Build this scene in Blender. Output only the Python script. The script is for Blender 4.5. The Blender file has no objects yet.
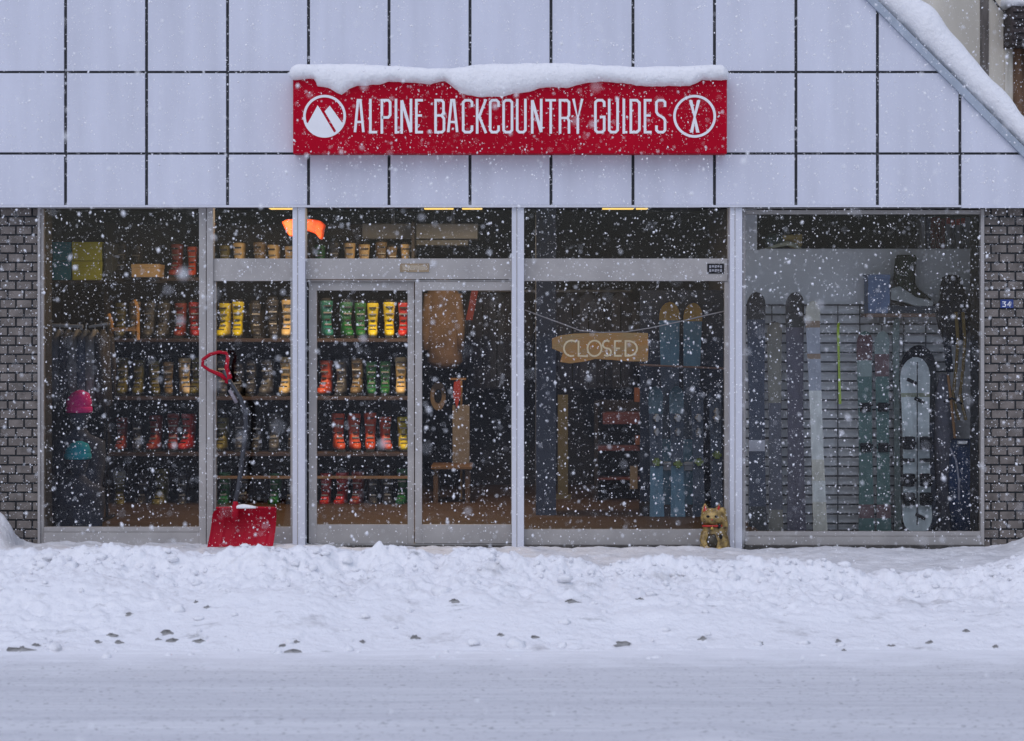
import bpy, bmesh, math, random
import numpy as np
from mathutils import Vector, noise
R = random.Random(7)
C = bpy.context.scene.collection
SC = bpy.context.scene
# ------------------------------------------------------------------ helpers
CAMH, F, HY = 1.6, 2192.0, 329.0
def P(px, py, Y):
    """real point at distance Y behind the shop front for a place read off the photo"""
    d = 16 + Y
    return ((px - 512) * d / F, Y, CAMH - (py - HY) * d / F)
def X(px, Y=0): return (px - 512) * (16 + Y) / F
def Z(py, Y=0): return CAMH - (py - HY) * (16 + Y) / F
def srgb(r, g, b):
    f = lambda c: (c / 12.92) if c <= 0.04045 else ((c + 0.055) / 1.055) ** 2.4
    return (f(r / 255), f(g / 255), f(b / 255))
_m = {}
def mat(name, col, rough=0.6, metal=0.0, var=0.12, scale=8.0, bump=0.0, bscale=60.0, emit=0, col2=None, stretch=None, spec=None):
    if name in _m: return _m[name]
    m = bpy.data.materials.new(name); m.use_nodes = True
    nt = m.node_tree; N = nt.nodes; L = nt.links
    b = N['Principled BSDF']
    b.inputs['Roughness'].default_value = rough; b.inputs['Metallic'].default_value = metal
    tc = N.new('ShaderNodeTexCoord'); mp = N.new('ShaderNodeMapping')
    L.new(tc.outputs['Object'], mp.inputs['Vector'])
    if stretch: mp.inputs['Scale'].default_value = stretch
    nz = N.new('ShaderNodeTexNoise'); nz.inputs['Scale'].default_value = scale; nz.inputs['Detail'].default_value = 5
    L.new(mp.outputs['Vector'], nz.inputs['Vector'])
    cr = N.new('ShaderNodeValToRGB'); cr.color_ramp.elements[0].position = 0.3; cr.color_ramp.elements[1].position = 0.7
    c2 = col2 if col2 else tuple(min(1, c * (1 + var)) for c in col)
    c1 = col if col2 else tuple(c * (1 - var) for c in col)
    cr.color_ramp.elements[0].color = (*c1, 1); cr.color_ramp.elements[1].color = (*c2, 1)
    L.new(nz.outputs['Fac'], cr.inputs['Fac']); L.new(cr.outputs['Color'], b.inputs['Base Color'])
    if bump:
        n2 = N.new('ShaderNodeTexNoise'); n2.inputs['Scale'].default_value = bscale; n2.inputs['Detail'].default_value = 4
        L.new(mp.outputs['Vector'], n2.inputs['Vector'])
        bp = N.new('ShaderNodeBump'); bp.inputs['Strength'].default_value = bump; bp.inputs['Distance'].default_value = 0.01
        L.new(n2.outputs['Fac'], bp.inputs['Height']); L.new(bp.outputs['Normal'], b.inputs['Normal'])
    if spec is not None: b.inputs['Specular IOR Level'].default_value = spec
    if emit:
        b.inputs['Emission Color'].default_value = (*col, 1); b.inputs['Emission Strength'].default_value = emit
    _m[name] = m
    return m
class MB:
    def __init__(s): s.v = []; s.f = []; s.mi = []
    def add(s, vs, fs, mi=0):
        o = len(s.v); s.v += [tuple(v) for v in vs]
        for f in fs: s.f.append(tuple(i + o for i in f)); s.mi.append(mi)
        return s
    def box(s, x0, x1, y0, y1, z0, z1, mi=0):
        vs = [(x, y, z) for z in (z0, z1) for y in (y0, y1) for x in (x0, x1)]
        return s.add(vs, [(0, 2, 3, 1), (4, 5, 7, 6), (0, 1, 5, 4), (2, 6, 7, 3), (0, 4, 6, 2), (1, 3, 7, 5)], mi)
    def prism(s, poly, y0, y1, mi=0):
        n = len(poly); vs = [(x, y0, z) for x, z in poly] + [(x, y1, z) for x, z in poly]
        return s.add(vs, [tuple(range(n)), tuple(range(2 * n - 1, n - 1, -1))] + [(i, i + n, (i + 1) % n + n, (i + 1) % n) for i in range(n)], mi)
    def loft(s, rings, mi=0, cap=True):
        n = len(rings[0]); vs = [p for r in rings for p in r]; fs = []
        for k in range(len(rings) - 1):
            for i in range(n):
                a = k * n + i; b = k * n + (i + 1) % n
                fs.append((a, b, b + n, a + n))
        if cap: fs += [tuple(range(n - 1, -1, -1)), tuple(range((len(rings) - 1) * n, len(rings) * n))]
        return s.add(vs, fs, mi)
    def tube(s, pts, r, n=8, mi=0, cap=True):
        pts = [Vector(p) for p in pts]; rings = []
        rr = r if isinstance(r, (list, tuple)) else [r] * len(pts)
        up = None
        for i, p in enumerate(pts):
            t = (pts[min(i + 1, len(pts) - 1)] - pts[max(i - 1, 0)]).normalized()
            if up is None: up = Vector((0, 1, 0)) if abs(t.y) < 0.9 else Vector((1, 0, 0))
            a = t.cross(up).normalized(); b = a.cross(t).normalized(); up = b
            rings.append([p + (a * math.cos(q) + b * math.sin(q)) * rr[i] for q in [2 * math.pi * k / n for k in range(n)]])
        return s.loft(rings, mi, cap)
    def ring_z(s, spec, n=16, mi=0, e=1.0):
        """spec rows (z, cx, cy, rx, ry): a lofted body"""
        rings = []
        for z, cx, cy, rx, ry in spec:
            rg = []
            for k in range(n):
                q = 2 * math.pi * k / n; c, d = math.cos(q), math.sin(q)
                rg.append((cx + rx * math.copysign(abs(c) ** e, c), cy + ry * math.copysign(abs(d) ** e, d), z))
            rings.append(rg)
        return s.loft(rings, mi)
    def ell(s, c, r, n=14, m=8, mi=0):
        return s.ring_z([(c[2] - r[2] * math.cos(math.pi * k / m), c[0], c[1], max(1e-4, r[0] * math.sin(math.pi * k / m)), max(1e-4, r[1] * math.sin(math.pi * k / m))) for k in range(m + 1)], n, mi)
    def build(s, name, mats, parent=None, loc=None, smooth=False, bevel=0, label=None):
        off = Vector(parent['_w']) if parent is not None else Vector(loc or (0, 0, 0))
        me = bpy.data.meshes.new(name)
        me.from_pydata([tuple(Vector(v) - off) for v in s.v], [], s.f)
        mats = mats if isinstance(mats, (list, tuple)) else [mats]
        for m in mats: me.materials.append(m)
        me.polygons.foreach_set('material_index', s.mi)
        bm = bmesh.new(); bm.from_mesh(me); bmesh.ops.recalc_face_normals(bm, faces=bm.faces); bm.to_mesh(me); bm.free()
        if smooth: me.polygons.foreach_set('use_smooth', [True] * len(me.polygons))
        o = bpy.data.objects.new(name, me); C.objects.link(o)
        o['_w'] = tuple(off)
        if parent is not None: o.parent = parent
        else: o.location = off
        if bevel:
            b = o.modifiers.new('bevel', 'BEVEL'); b.width = bevel; b.segments = 2; b.limit_method = 'ANGLE'; b.angle_limit = 0.6
        if label: o['label'] = label
        return o
def tag(o, label=None, cat=None, group=None, kind=None):
    if label: o['label'] = label
    if cat: o['category'] = cat
    if group: o['group'] = group
    if kind: o['kind'] = kind
    return o
def thing(name, loc, label, cat, group=None):
    o = bpy.data.objects.new(name, None); C.objects.link(o); o.location = loc; o['_w'] = tuple(loc)
    return tag(o, label, cat, group)
def copy_tree(o, parent=None):
    c = o.copy(); C.objects.link(c)
    if parent is not None: c.parent = parent
    for ch in [x for x in SC.objects if x.parent == o]: copy_tree(ch, c)
    return c
def ribbon(mb, pts, w, y0, y1, closed=False, mi=0):
    """flat letter stroke with mitred joints in the XZ plane, extruded in Y"""
    n = len(pts); L, Rr = [], []
    for i in range(n):
        p = Vector(pts[i])
        a = Vector(pts[i - 1]) if (i > 0 or closed) else None
        b = Vector(pts[(i + 1) % n]) if (i < n - 1 or closed) else None
        t1 = (p - a).normalized() if a is not None else None
        t2 = (b - p).normalized() if b is not None else None
        if t1 is None: t1 = t2
        if t2 is None: t2 = t1
        n1 = Vector((-t1.y, t1.x)); n2 = Vector((-t2.y, t2.x)); m = (n1 + n2)
        m = m.normalized() if m.length > 1e-6 else n1
        k = min(1.8, 1 / max(0.3, m.dot(n1)))
        L.append(p + m * w / 2 * k); Rr.append(p - m * w / 2 * k)
    for i in range(n if closed else n - 1):
        j = (i + 1) % n
        mb.prism([(L[i].x, L[i].y), (Rr[i].x, Rr[i].y), (Rr[j].x, Rr[j].y), (L[j].x, L[j].y)], y0, y1, mi)
def arc(cx, cz, rx, rz, a0, a1, n=10):
    return [(cx + rx * math.cos(math.radians(a0 + (a1 - a0) * k / n)), cz + rz * math.sin(math.radians(a0 + (a1 - a0) * k / n))) for k in range(n + 1)]
def interp(x, tab):
    if x <= tab[0][0]: return tab[0][1]
    for (a, va), (b, vb) in zip(tab, tab[1:]):
        if x <= b: return va + (vb - va) * (x - a) / (b - a)
    return tab[-1][1]
# ------------------------------------------------------------------ materials
M = dict(
    clad=mat('white enamelled panel', (0.60, 0.615, 0.70), 0.42, var=0.07, scale=2.6, bump=0.05, bscale=3, stretch=(2.4, 1, 0.3)),
    joint=mat('black joint', (0.02, 0.022, 0.027), 0.7),
    trim=mat('blue grey trim', (0.34, 0.39, 0.46), 0.45, var=0.1),
    post=mat('white painted post', (0.62, 0.63, 0.69), 0.4, var=0.05, scale=3, stretch=(1, 1, .2)),
    alu=mat('weathered aluminium', (0.37, 0.35, 0.335), 0.5, metal=0.1, var=0.12, scale=5),
    alud=mat('dirty aluminium', (0.28, 0.275, 0.265), 0.55, metal=0.1, var=0.25, scale=7),
    black=mat('black plastic', (0.01, 0.01, 0.012), 0.6, spec=.25),
    dark=mat('dark brown board', (0.026, 0.022, 0.026), 0.7, var=0.3),
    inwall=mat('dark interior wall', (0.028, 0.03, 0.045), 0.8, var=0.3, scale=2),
    rubber=mat('rubber', (0.02, 0.02, 0.02), 0.7),
    red=mat('red sign plastic', (0.40, 0.001, 0.016), 0.6, spec=0.08, var=0.12, scale=2),
    white=mat('white vinyl', (0.80, 0.80, 0.82), 0.5, var=0.03),
    wood=mat('honey wood', (0.38, 0.2, 0.06), 0.55, var=0.35, scale=6, stretch=(.6, 4, 4)),
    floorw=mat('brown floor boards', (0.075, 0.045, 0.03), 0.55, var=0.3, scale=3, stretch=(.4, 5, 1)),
    steel=mat('steel', (0.5, 0.5, 0.52), 0.35, metal=0.9),
    cream=mat('cream plastic', (0.62, 0.42, 0.2), 0.45),
    teal=mat('teal board', (0.015, 0.22, 0.34), 0.6),
    lime=mat('yellow green board', (0.62, 0.62, 0.05), 0.6),
    partition=mat('grey white partition', (0.80, 0.80, 0.82), 0.8, var=0.05, scale=1.5),
)
def glass():
    m = bpy.data.materials.new('window glass'); m.use_nodes = True; N = m.node_tree.nodes; L = m.node_tree.links; N.clear()
    out = N.new('ShaderNodeOutputMaterial'); t = N.new('ShaderNodeBsdfTransparent'); g = N.new('ShaderNodeBsdfGlossy'); mx = N.new('ShaderNodeMixShader')
    t.inputs['Color'].default_value = (0.97, 0.98, 0.985, 1); g.inputs['Roughness'].default_value = 0.03
    fr = N.new('ShaderNodeFresnel'); fr.inputs['IOR'].default_value = 1.29
    L.new(fr.outputs[0], mx.inputs[0]); L.new(t.outputs[0], mx.inputs[1]); L.new(g.outputs[0], mx.inputs[2]); L.new(mx.outputs[0], out.inputs[0])
    return m
M['glass'] = glass()
def snow_mat(name, base, dirt, dirtpos, streak=False, grit=0.0, smear=0.0):
    m = bpy.data.materials.new(name); m.use_nodes = True; N = m.node_tree.nodes; L = m.node_tree.links; b = N['Principled BSDF']
    b.inputs['Roughness'].default_value = 0.65; b.inputs['Specular IOR Level'].default_value = 0.25
    tc = N.new('ShaderNodeTexCoord'); mp = N.new('ShaderNodeMapping'); L.new(tc.outputs['Object'], mp.inputs['Vector'])
    if streak: mp.inputs['Scale'].default_value = (0.12, 2.2, 1)
    n1 = N.new('ShaderNodeTexNoise'); n1.inputs['Scale'].default_value = 3.2 if not streak else 2.5; n1.inputs['Detail'].default_value = 7; n1.inputs['Roughness'].default_value = 0.65
    L.new(mp.outputs[0], n1.inputs['Vector'])
    cr = N.new('ShaderNodeValToRGB'); e = cr.color_ramp.elements
    e[0].position, e[1].position = dirtpos; e[0].color = (*dirt, 1); e[1].color = (*base, 1)
    L.new(n1.outputs['Fac'], cr.inputs['Fac']); colour = cr.outputs['Color']
    if grit:
        n3 = N.new('ShaderNodeTexNoise'); n3.inputs['Scale'].default_value = 36; n3.inputs['Detail'].default_value = 3; L.new(tc.outputs['Object'], n3.inputs['Vector'])
        r3 = N.new('ShaderNodeValToRGB'); r3.color_ramp.elements[0].position = 0.32; r3.color_ramp.elements[1].position = 0.40
        r3.color_ramp.elements[0].color = (1 - grit,) * 3 + (1,); r3.color_ramp.elements[1].color = (1, 1, 1, 1)
        L.new(n3.outputs['Fac'], r3.inputs['Fac'])
        mm = N.new('ShaderNodeMix'); mm.data_type = 'RGBA'; mm.blend_type = 'MULTIPLY'; mm.inputs[0].default_value = 1
        L.new(colour, mm.inputs[6]); L.new(r3.outputs['Color'], mm.inputs[7]); colour = mm.outputs[2]
    if streak:      # loose fresh snow lying along the foot of the bank
        sp_ = N.new('ShaderNodeSeparateXYZ'); L.new(tc.outputs['Object'], sp_.inputs[0])
        nl = N.new('ShaderNodeTexNoise'); nl.inputs['Scale'].default_value = 4; nl.inputs['Detail'].default_value = 6; L.new(tc.outputs['Object'], nl.inputs['Vector'])
        ma = N.new('ShaderNodeMath'); ma.operation = 'MULTIPLY_ADD'; ma.inputs[1].default_value = .9; L.new(nl.outputs['Fac'], ma.inputs[0]); L.new(sp_.outputs['Y'], ma.inputs[2])
        mr = N.new('ShaderNodeMapRange'); mr.inputs['From Min'].default_value = -5.35; mr.inputs['From Max'].default_value = -4.75; L.new(ma.outputs[0], mr.inputs['Value'])
        m3 = N.new('ShaderNodeMix'); m3.data_type = 'RGBA'; L.new(mr.outputs[0], m3.inputs[0]); L.new(colour, m3.inputs[6]); m3.inputs[7].default_value = (.85, .85, .875, 1); colour = m3.outputs[2]
    else:           # dirt smears thrown up by the plough
        m4 = N.new('ShaderNodeMapping'); m4.inputs['Scale'].default_value = (2.2, 6, 7); L.new(tc.outputs['Object'], m4.inputs['Vector'])
        nl = N.new('ShaderNodeTexNoise'); nl.inputs['Scale'].default_value = 1.6; nl.inputs['Detail'].default_value = 8; nl.inputs['Roughness'].default_value = .72; L.new(m4.outputs[0], nl.inputs['Vector'])
        r4 = N.new('ShaderNodeValToRGB'); r4.color_ramp.elements[0].position = .60; r4.color_ramp.elements[1].position = .70; d_ = smear
        r4.color_ramp.elements[0].color = (1, 1, 1, 1); r4.color_ramp.elements[1].color = (1 - d_, 1 - d_, 1 - d_, 1); L.new(nl.outputs['Fac'], r4.inputs['Fac'])
        m3 = N.new('ShaderNodeMix'); m3.data_type = 'RGBA'; m3.blend_type = 'MULTIPLY'; m3.inputs[0].default_value = 1; L.new(colour, m3.inputs[6]); L.new(r4.outputs['Color'], m3.inputs[7]); colour = m3.outputs[2]
    L.new(colour, b.inputs['Base Color'])
    n2 = N.new('ShaderNodeTexNoise'); n2.inputs['Scale'].default_value = 22 if not streak else 9; n2.inputs['Detail'].default_value = 6; n2.inputs['Roughness'].default_value = 0.6
    L.new(mp.outputs[0] if streak else tc.outputs['Object'], n2.inputs['Vector'])
    bp = N.new('ShaderNodeBump'); bp.inputs['Strength'].default_value = 0.85; bp.inputs['Distance'].default_value = 0.02
    L.new(n2.outputs['Fac'], bp.inputs['Height']); L.new(bp.outputs['Normal'], b.inputs['Normal'])
    return m
M['snow'] = snow_mat('fresh snow', (0.86, 0.86, 0.88), (0.80, 0.80, 0.82), (0.3, 0.5))
M['bank'] = snow_mat('ploughed snow', (0.85, 0.85, 0.875), (0.50, 0.49, 0.50), (0.26, 0.42), smear=.5)
M['road'] = snow_mat('packed road snow', (0.70, 0.70, 0.72), (0.60, 0.60, 0.625), (0.3, 0.62), True, 0.38)
M['walk'] = snow_mat('trodden snow', (0.78, 0.78, 0.8), (0.55, 0.55, 0.57), (0.25, 0.6))
M['slush'] = snow_mat('dirty ice', (0.42, 0.41, 0.40), (0.06, 0.06, 0.055), (0.36, 0.62))
def flake_mat():
    m = bpy.data.materials.new('snowflake'); m.use_nodes = True; b = m.node_tree.nodes['Principled BSDF']
    b.inputs['Base Color'].default_value = (0.93, 0.93, 0.95, 1); b.inputs['Roughness'].default_value = 0.7
    return m
M['flake'] = flake_mat()
# ------------------------------------------------------------------ ground, road, bank
g = MB().box(-400, 400, -400, 400, -0.4, -0.03).build('ground', M['road']); tag(g, kind='structure')
rd = MB()
nx, ny = 260, 130
def grid(x0, x1, y0, y1, nx, ny, fz, yskew=None):
    xs = np.linspace(x0, x1, nx); ys = np.linspace(y0, y1, ny)
    vs = [(x, y, fz(x, y)) for y in ys for x in xs]
    fs = [(j * nx + i, j * nx + i + 1, (j + 1) * nx + i + 1, (j + 1) * nx + i) for j in range(ny - 1) for i in range(nx - 1)]
    return vs, fs
def road_z(x, y):
    z = 0.006 * noise.noise(Vector((x * 0.25, y * 3.2, 3))) + 0.004 * noise.noise(Vector((x * 6, y * 9, 6))) + 0.003 * noise.noise(Vector((x * 1.3, y * 7, 9)))
    z += 0.014 * math.exp(-((y + 7.15) / 0.12) ** 2) + 0.04 * math.exp(-((y + 7.45) / 0.18) ** 2 - ((x - 0.78) / 0.22) ** 2)
    return z + 0.004
vs, fs = grid(-12, 12, -16, -4.6, 300, 380, road_z)
o = MB().add(vs, fs).build('road', M['road'], smooth=True); tag(o, kind='structure')
o = MB().box(-90, -12, -16, -4.6, -0.02, 0.004).box(12, 90, -16, -4.6, -0.02, 0.004).box(-90, 90, -30, -16, -0.02, 0.004).build('road_surface', M['road']); tag(o, kind='structure')
CREST = [(-60, 545), (0, 546), (40, 546), (60, 543), (100, 540), (130, 543), (160, 545), (182, 550), (208, 550), (232, 543), (250, 541), (280, 543), (300, 540), (330, 541), (345, 544), (360, 548), (378, 544), (410, 545), (440, 552), (455, 542), (475, 540), (500, 545), (520, 550), (560, 552), (590, 558), (605, 563), (620, 556), (650, 551), (690, 553), (720, 558), (740, 558), (780, 556), (805, 559), (840, 564), (868, 571), (890, 565), (905, 570), (930, 567), (960, 566), (985, 561), (1000, 559), (1015, 553), (1030, 548), (1080, 540)]
YC = -3.7
def crest_h(x):
    px = 512 + x * F / (16 + YC)
    return CAMH - (interp(px, CREST) - HY) * (16 + YC) / F
def bank_z(x, y):
    n = noise
    yc = YC + 0.12 * n.noise(Vector((x * 0.7, 0, 1)))
    h = crest_h(x) - 0.03
    if y < yc:
        t = min(1, (yc - y) / 1.55); prof = (1 - t) ** 1.2 * (1 - 0.12 * math.sin(t * 9 + 2 * n.noise(Vector((x, 0, 5)))))
    else:
        t = min(1, (y - yc) / 1.25); prof = 0.5 + 0.5 * math.cos(math.pi * t)
    base = 0.045 if y > yc else -0.01
    z = base + (h - base) * max(0, prof)
    v = Vector((x, y, 0))
    amp = 0.25 + 0.75 * min(1, max(0, prof) * 2.2)
    m = min(1, max(0, .5 + 1.6 * n.noise(Vector((x * 1.1, y * 1.6, 11))))); top_ = math.exp(-((y - yc + .1) / .42) ** 2)
    m = max(.22 + .78 * m, top_)
    lump = 0.030 * n.noise(v * 1.5) + 0.018 * n.noise(v * 4.0) + m * (0.022 * n.noise(v * 9.5) + 0.022 * n.noise(v * 21) + 0.011 * n.noise(v * 46)) + .010 * n.noise(Vector((x * 2, y * 9, 4)))
    lump += top_ * (.02 * n.noise(Vector((x * 13, y * 8, 2))) + .018 * n.noise(Vector((x * 30, y * 20, 2))))
    vor = n.voronoi(v * 5.5)[0]; lump += m * 0.02 * (0.35 - vor[0])
    vor = n.voronoi(v * 13)[0]; lump += m * 0.028 * (0.35 - vor[0])
    if y > yc: amp *= 0.35 + 0.65 * (1 - t)
    e = min(1, max(0, (y + 5.5 + .09 * n.noise(Vector((x * 2.2, 0, 7))) + .05 * n.noise(Vector((x * 8, 0, 7)))) / 0.4)) ** 1.2
    return (z + lump * amp) * e - 0.012 * (1 - e)
vs, fs = grid(-7.5, 7.5, -5.7, -2.0, 1150, 280, bank_z)
o = MB().add(vs, fs).build('snow_bank', M['bank'], smooth=True); tag(o, kind='structure')
def walk_z(x, y):
    v = Vector((x, y, 2)); edge = math.exp(-max(0, -0.12 - y) / 0.10)
    z = 0.045 + 0.025 * noise.noise(v * 1.7) + 0.018 * noise.noise(v * 6) + 0.012 * noise.noise(v * 18) - 0.04 * edge * (x > -1.3)
    px = 512 + x * 137
    z += 0.40 * max(0, 1 - abs(px + 12) / (38 if px > -12 else 190)) ** 0.5 * max(0, 1 - abs(y + 0.35) / 0.4)      # pile by the brick pier
    z += 0.10 * math.exp(-((px - 1030) / 22) ** 2) * math.exp(-((y + 0.4) / 0.4) ** 2)
    return z
vs, fs = grid(-8.5, 8.5, -2.05, 0.02, 700, 110, walk_z)
o = MB().add(vs, fs).build('sidewalk', M['walk'], smooth=True); tag(o, kind='structure')
# dirty clods of ice broken out of the bank
CL = [(20, 648, 30, 9), (36, 644, 8, 5), (112, 634, 10, 7), (98, 641, 7, 4), (119, 641, 8, 4), (168, 631, 14, 8), (173, 639, 13, 8), (158, 639, 7, 3), (200, 640, 12, 4), (292, 650, 20, 5), (282, 645, 9, 4), (296, 641, 6, 4), (196, 601, 7, 6), (208, 606, 9, 5), (130, 613, 9, 4), (416, 636, 9, 8), (500, 634, 8, 4), (535, 637, 8, 3), (572, 600, 14, 6), (622, 642, 16, 5), (702, 637, 9, 7), (760, 643, 8, 3), (838, 640, 9, 5), (844, 650, 5, 3), (892, 645, 10, 5), (930, 641, 11, 7), (966, 630, 8, 6), (455, 600, 10, 4), (640, 598, 8, 5), (362, 641, 7, 4), (996, 646, 7, 4), (232, 655, 4, 3)]
rr = random.Random(21); cb_ = MB(); ico = bmesh.new(); bmesh.ops.create_icosphere(ico, subdivisions=2, radius=1); IV = [v.co.copy() for v in ico.verts]; IF = [[v.index for v in f.verts] for f in ico.faces]; ico.free()
for k in range(1500):
    x = rr.uniform(-6, 6); q = rr.random()
    y = (YC + rr.gauss(-.05, .14)) if q < .45 else (rr.uniform(-5.5, YC) if q < .7 else (-5.36 + rr.gauss(0, .06)))
    s_ = min(.042, rr.lognormvariate(math.log(.012), .5)) * (1 if q < .7 else .75); z = bank_z(x, y) if y > -5.6 else .006
    sd = rr.uniform(0, 99); a_, b_, c_ = rr.uniform(.7, 1.4), rr.uniform(.7, 1.3), rr.uniform(.5, .95)
    cb_.add([(x + v.x * s_ * a_ * (w_ := 1 + .55 * noise.noise(v * 1.3 + Vector((sd, 0, 0)))), y + v.y * s_ * b_ * w_, z + s_ * .2 + v.z * s_ * c_ * w_) for v in IV], IF)
o = cb_.build('snow_crumbs', M['bank'], smooth=True); tag(o, 'loose white snow crumbs lying over the ploughed bank', kind='stuff')
WH = ['left end', 'left', 'middle', 'right', 'right end']
def hit(px, py):
    d = 10.0
    while d < 13.5:
        x = (px - 512) * d / F; z = CAMH - (py - HY) * d / F
        if bank_z(x, d - 16) >= z: return x, d - 16, z
        d += 0.01
    return (px - 512) * 10.8 / F, -5.2, 0.03
SZ = {0: 'flat', 1: 'long', 2: 'small'}
for i, (px, py, w, h) in enumerate(CL):
    x, y, z = hit(px, py + h * .3)
    b = MB(); s = w * 12 / F / 2; hh = max(.012, h * 10 / F / 2)
    rr = random.Random(i)
    ph = [rr.uniform(-.3, .3) for _ in range(80)]
    ph = [p * 2.0 for p in ph]
    rings = []
    for k in range(7):
        a = math.pi * (k + .001) / 6.01
        rings.append([(x + s * math.sin(a) * math.cos(q) * (1 + ph[(k * 9 + j) % 80]), y + s * .7 * math.sin(a) * math.sin(q) * (1 + ph[(k * 5 + j * 3) % 80]), z - hh * math.cos(a) * (1 + ph[(k + j * 7) % 80])) for j, q in enumerate([2 * math.pi * t / 9 for t in range(9)])])
    b.loft(rings)
    o = b.build('ice_clod', M['slush'], loc=(x, y, z))
    o.location.z -= hh * .35
    size = 'broad' if w > 15 else ('small' if w < 8 else 'middling')
    nb = 'by the road' if py > 640 else ('low on the bank' if py > 620 else 'halfway up the bank')
    anchor = ['below the left brick pier', 'below the left shop window', 'below the red shovel', 'below the left door', 'below the right door', 'below the centre window', 'below the golden cat', 'below the leaning skis', 'below the snowboard', 'below the right brick pier'][min(9, int([0, 50, 200, 300, 415, 520, 695, 745, 860, 980].index(max(v for v in [0, 50, 200, 300, 415, 520, 695, 745, 860, 980] if v <= px))))]
    CL[i] = (px, py, w, h, o, size, nb, anchor)
from collections import defaultdict
dd = defaultdict(list)
for c in CL: dd[(c[5], c[6], c[7])].append(c)
ORD = ['first', 'second', 'third', 'fourth', 'fifth', 'sixth', 'seventh', 'eighth', 'ninth']
for k, l in dd.items():
    l.sort(key=lambda c: c[0])
    for j, c in enumerate(l):
        extra = '' if len(l) == 1 else ', %s from left' % ORD[j]
        tag(c[4], '%s grey ice clod %s %s%s' % (k[0], k[1], k[2], extra), 'ice clod', 'dirty ice clods along the snow bank')
# ------------------------------------------------------------------ the shop building
YF = -0.12                                        # face of the fascia
B = thing('shop_building', (0, 0.0, 0), 'low ski shop front with white tiled fascia and brick piers on snowy street', 'shop building')
xr = lambda px: X(px, YF); zr = lambda py: Z(py, YF)
def gable_x(py): return 868 + py                  # right hand slope of the parapet
TOPY = -330
GX0, GX1 = -330, 1078
# dark backing then tiles with open joints
b = MB()
b.prism([(xr(GX0), zr(205)), (xr(gable_x(208)), zr(208)), (xr(gable_x(TOPY)), zr(TOPY)), (xr(GX0), zr(TOPY))], YF + 0.012, YF + 0.11)
b.build('fascia_backing', M['joint'], B)
vx = [65.5 + 81.3 * k for k in range(-5, 14)]
vx = [65.5, 146.5, 227.5, 308.5, 389, 470, 551, 633, 714.5, 796, 877.5, 960]
vx = [65.5 - 81.2 * k for k in range(5, 0, -1)] + vx + [1042]
hy = [153.5 - 81.5 * k for k in range(6, 0, -1)] + [153.5, 205]
b = MB(); J = 1.5
def clip(poly):
    out = []
    for i in range(len(poly)):
        a, c = poly[i], poly[(i + 1) % len(poly)]
        ia = a[0] <= gable_x(a[1]) - 1; ic = c[0] <= gable_x(c[1]) - 1
        if ia: out.append(a)
        if ia != ic:
            fa = a[0] - gable_x(a[1]) + 1; fc = c[0] - gable_x(c[1]) + 1; t = fa / (fa - fc)
            out.append((a[0] + t * (c[0] - a[0]), a[1] + t * (c[1] - a[1])))
    return out
for i in range(len(vx)):
    xa = vx[i] + J; xb = (vx[i + 1] - J) if i + 1 < len(vx) else 1090
    for j in range(len(hy) - 1):
        ya, yb = hy[j] + J * .8, hy[j + 1] - (J * .8 if j < len(hy) - 2 else 0)
        if j == len(hy) - 2 and vx[i] >= 959: xa2, yb2 = vx[i] + J, 208
        else: xa2, yb2 = xa, yb
        if vx[i] >= 1041 and j == len(hy) - 2: continue
        if vx[i] == 960 and j == len(hy) - 2: xb2 = 1090
        else: xb2 = xb
        pl = clip([(xa2, ya), (xb2, ya), (xb2, yb2), (xa2, yb2)])
        if len(pl) > 2: b.prism([(xr(x), zr(y)) for x, y in pl], YF + R.uniform(-.0012, .0012), YF + 0.014)
b.build('cladding', M['clad'], B, bevel=0.0015)
b = MB().box(xr(GX0), xr(961), YF - 0.012, YF + 0.10, zr(207.2), zr(205.2)).build('soffit_trim', M['post'], B)
MB().box(xr(GX0), xr(gable_x(208)), YF + 0.112, 0.35, zr(204), zr(198)).build('soffit', M['inwall'], B)
# slope flashing
def slope(off0, off1, y0, y1):
    a, c = TOPY, 215
    return [(xr(gable_x(a) + off0), zr(a - off0 * 0)), (xr(gable_x(a) + off1), zr(a)), (xr(gable_x(c) + off1), zr(c)), (xr(gable_x(c) + off0), zr(c))]
MB().prism(slope(-2.5, 8, 0, 0), YF - 0.035, 0.5).build('slope_flashing', M['trim'], B)
# upright joints etc below: brick piers
def brick_mat():
    m = mat('grey brown brick', srgb(112, 105, 100), 0.85, var=0.38, scale=9, bump=0.5, bscale=70); return m
for x0, x1 in ((-330, 37.5), (984.5, 1400)):
    b = MB(); rows = int(345 / 9.2)
    YB = 0.0
    for r in range(-1, 39):
        yb = 556 - r * 9.2; ya = yb - 7.5
        if ya < 206: break
        off = (r % 2) * 8.15 + (0 if x0 < 0 else 3)
        k = x0 - 20 + off
        while k < x1:
            xa, xb = max(k, x0), min(k + 14.5, x1)
            if xb - xa > 2: b.box(X(xa), X(xb), YB + R.uniform(-.003, .003), YB + 0.05, Z(yb), Z(ya))
            k += 16.3
    b.build('brick_facing', brick_mat(), B, bevel=0.003)
    MB().box(X(x0), X(x1), YB + 0.012, YB + 0.5, 0, Z(204)).build('brick_pier_core', M['joint'], B)
# frames --------------------------------------------------------------------------------
def fr(mb, x0, y0, x1, y1, Y0, Y1, mi=0): mb.box(X(x0, Y0), X(x1, Y0), Y0, Y1, Z(y1, Y0), Z(y0, Y0), mi)
def pane(parent, x0, y0, x1, y1, Y):
    MB().box(X(x0, Y), X(x1, Y), Y, Y + 0.008, Z(y1, Y), Z(y0, Y)).build('glass', M['glass'], parent)
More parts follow.
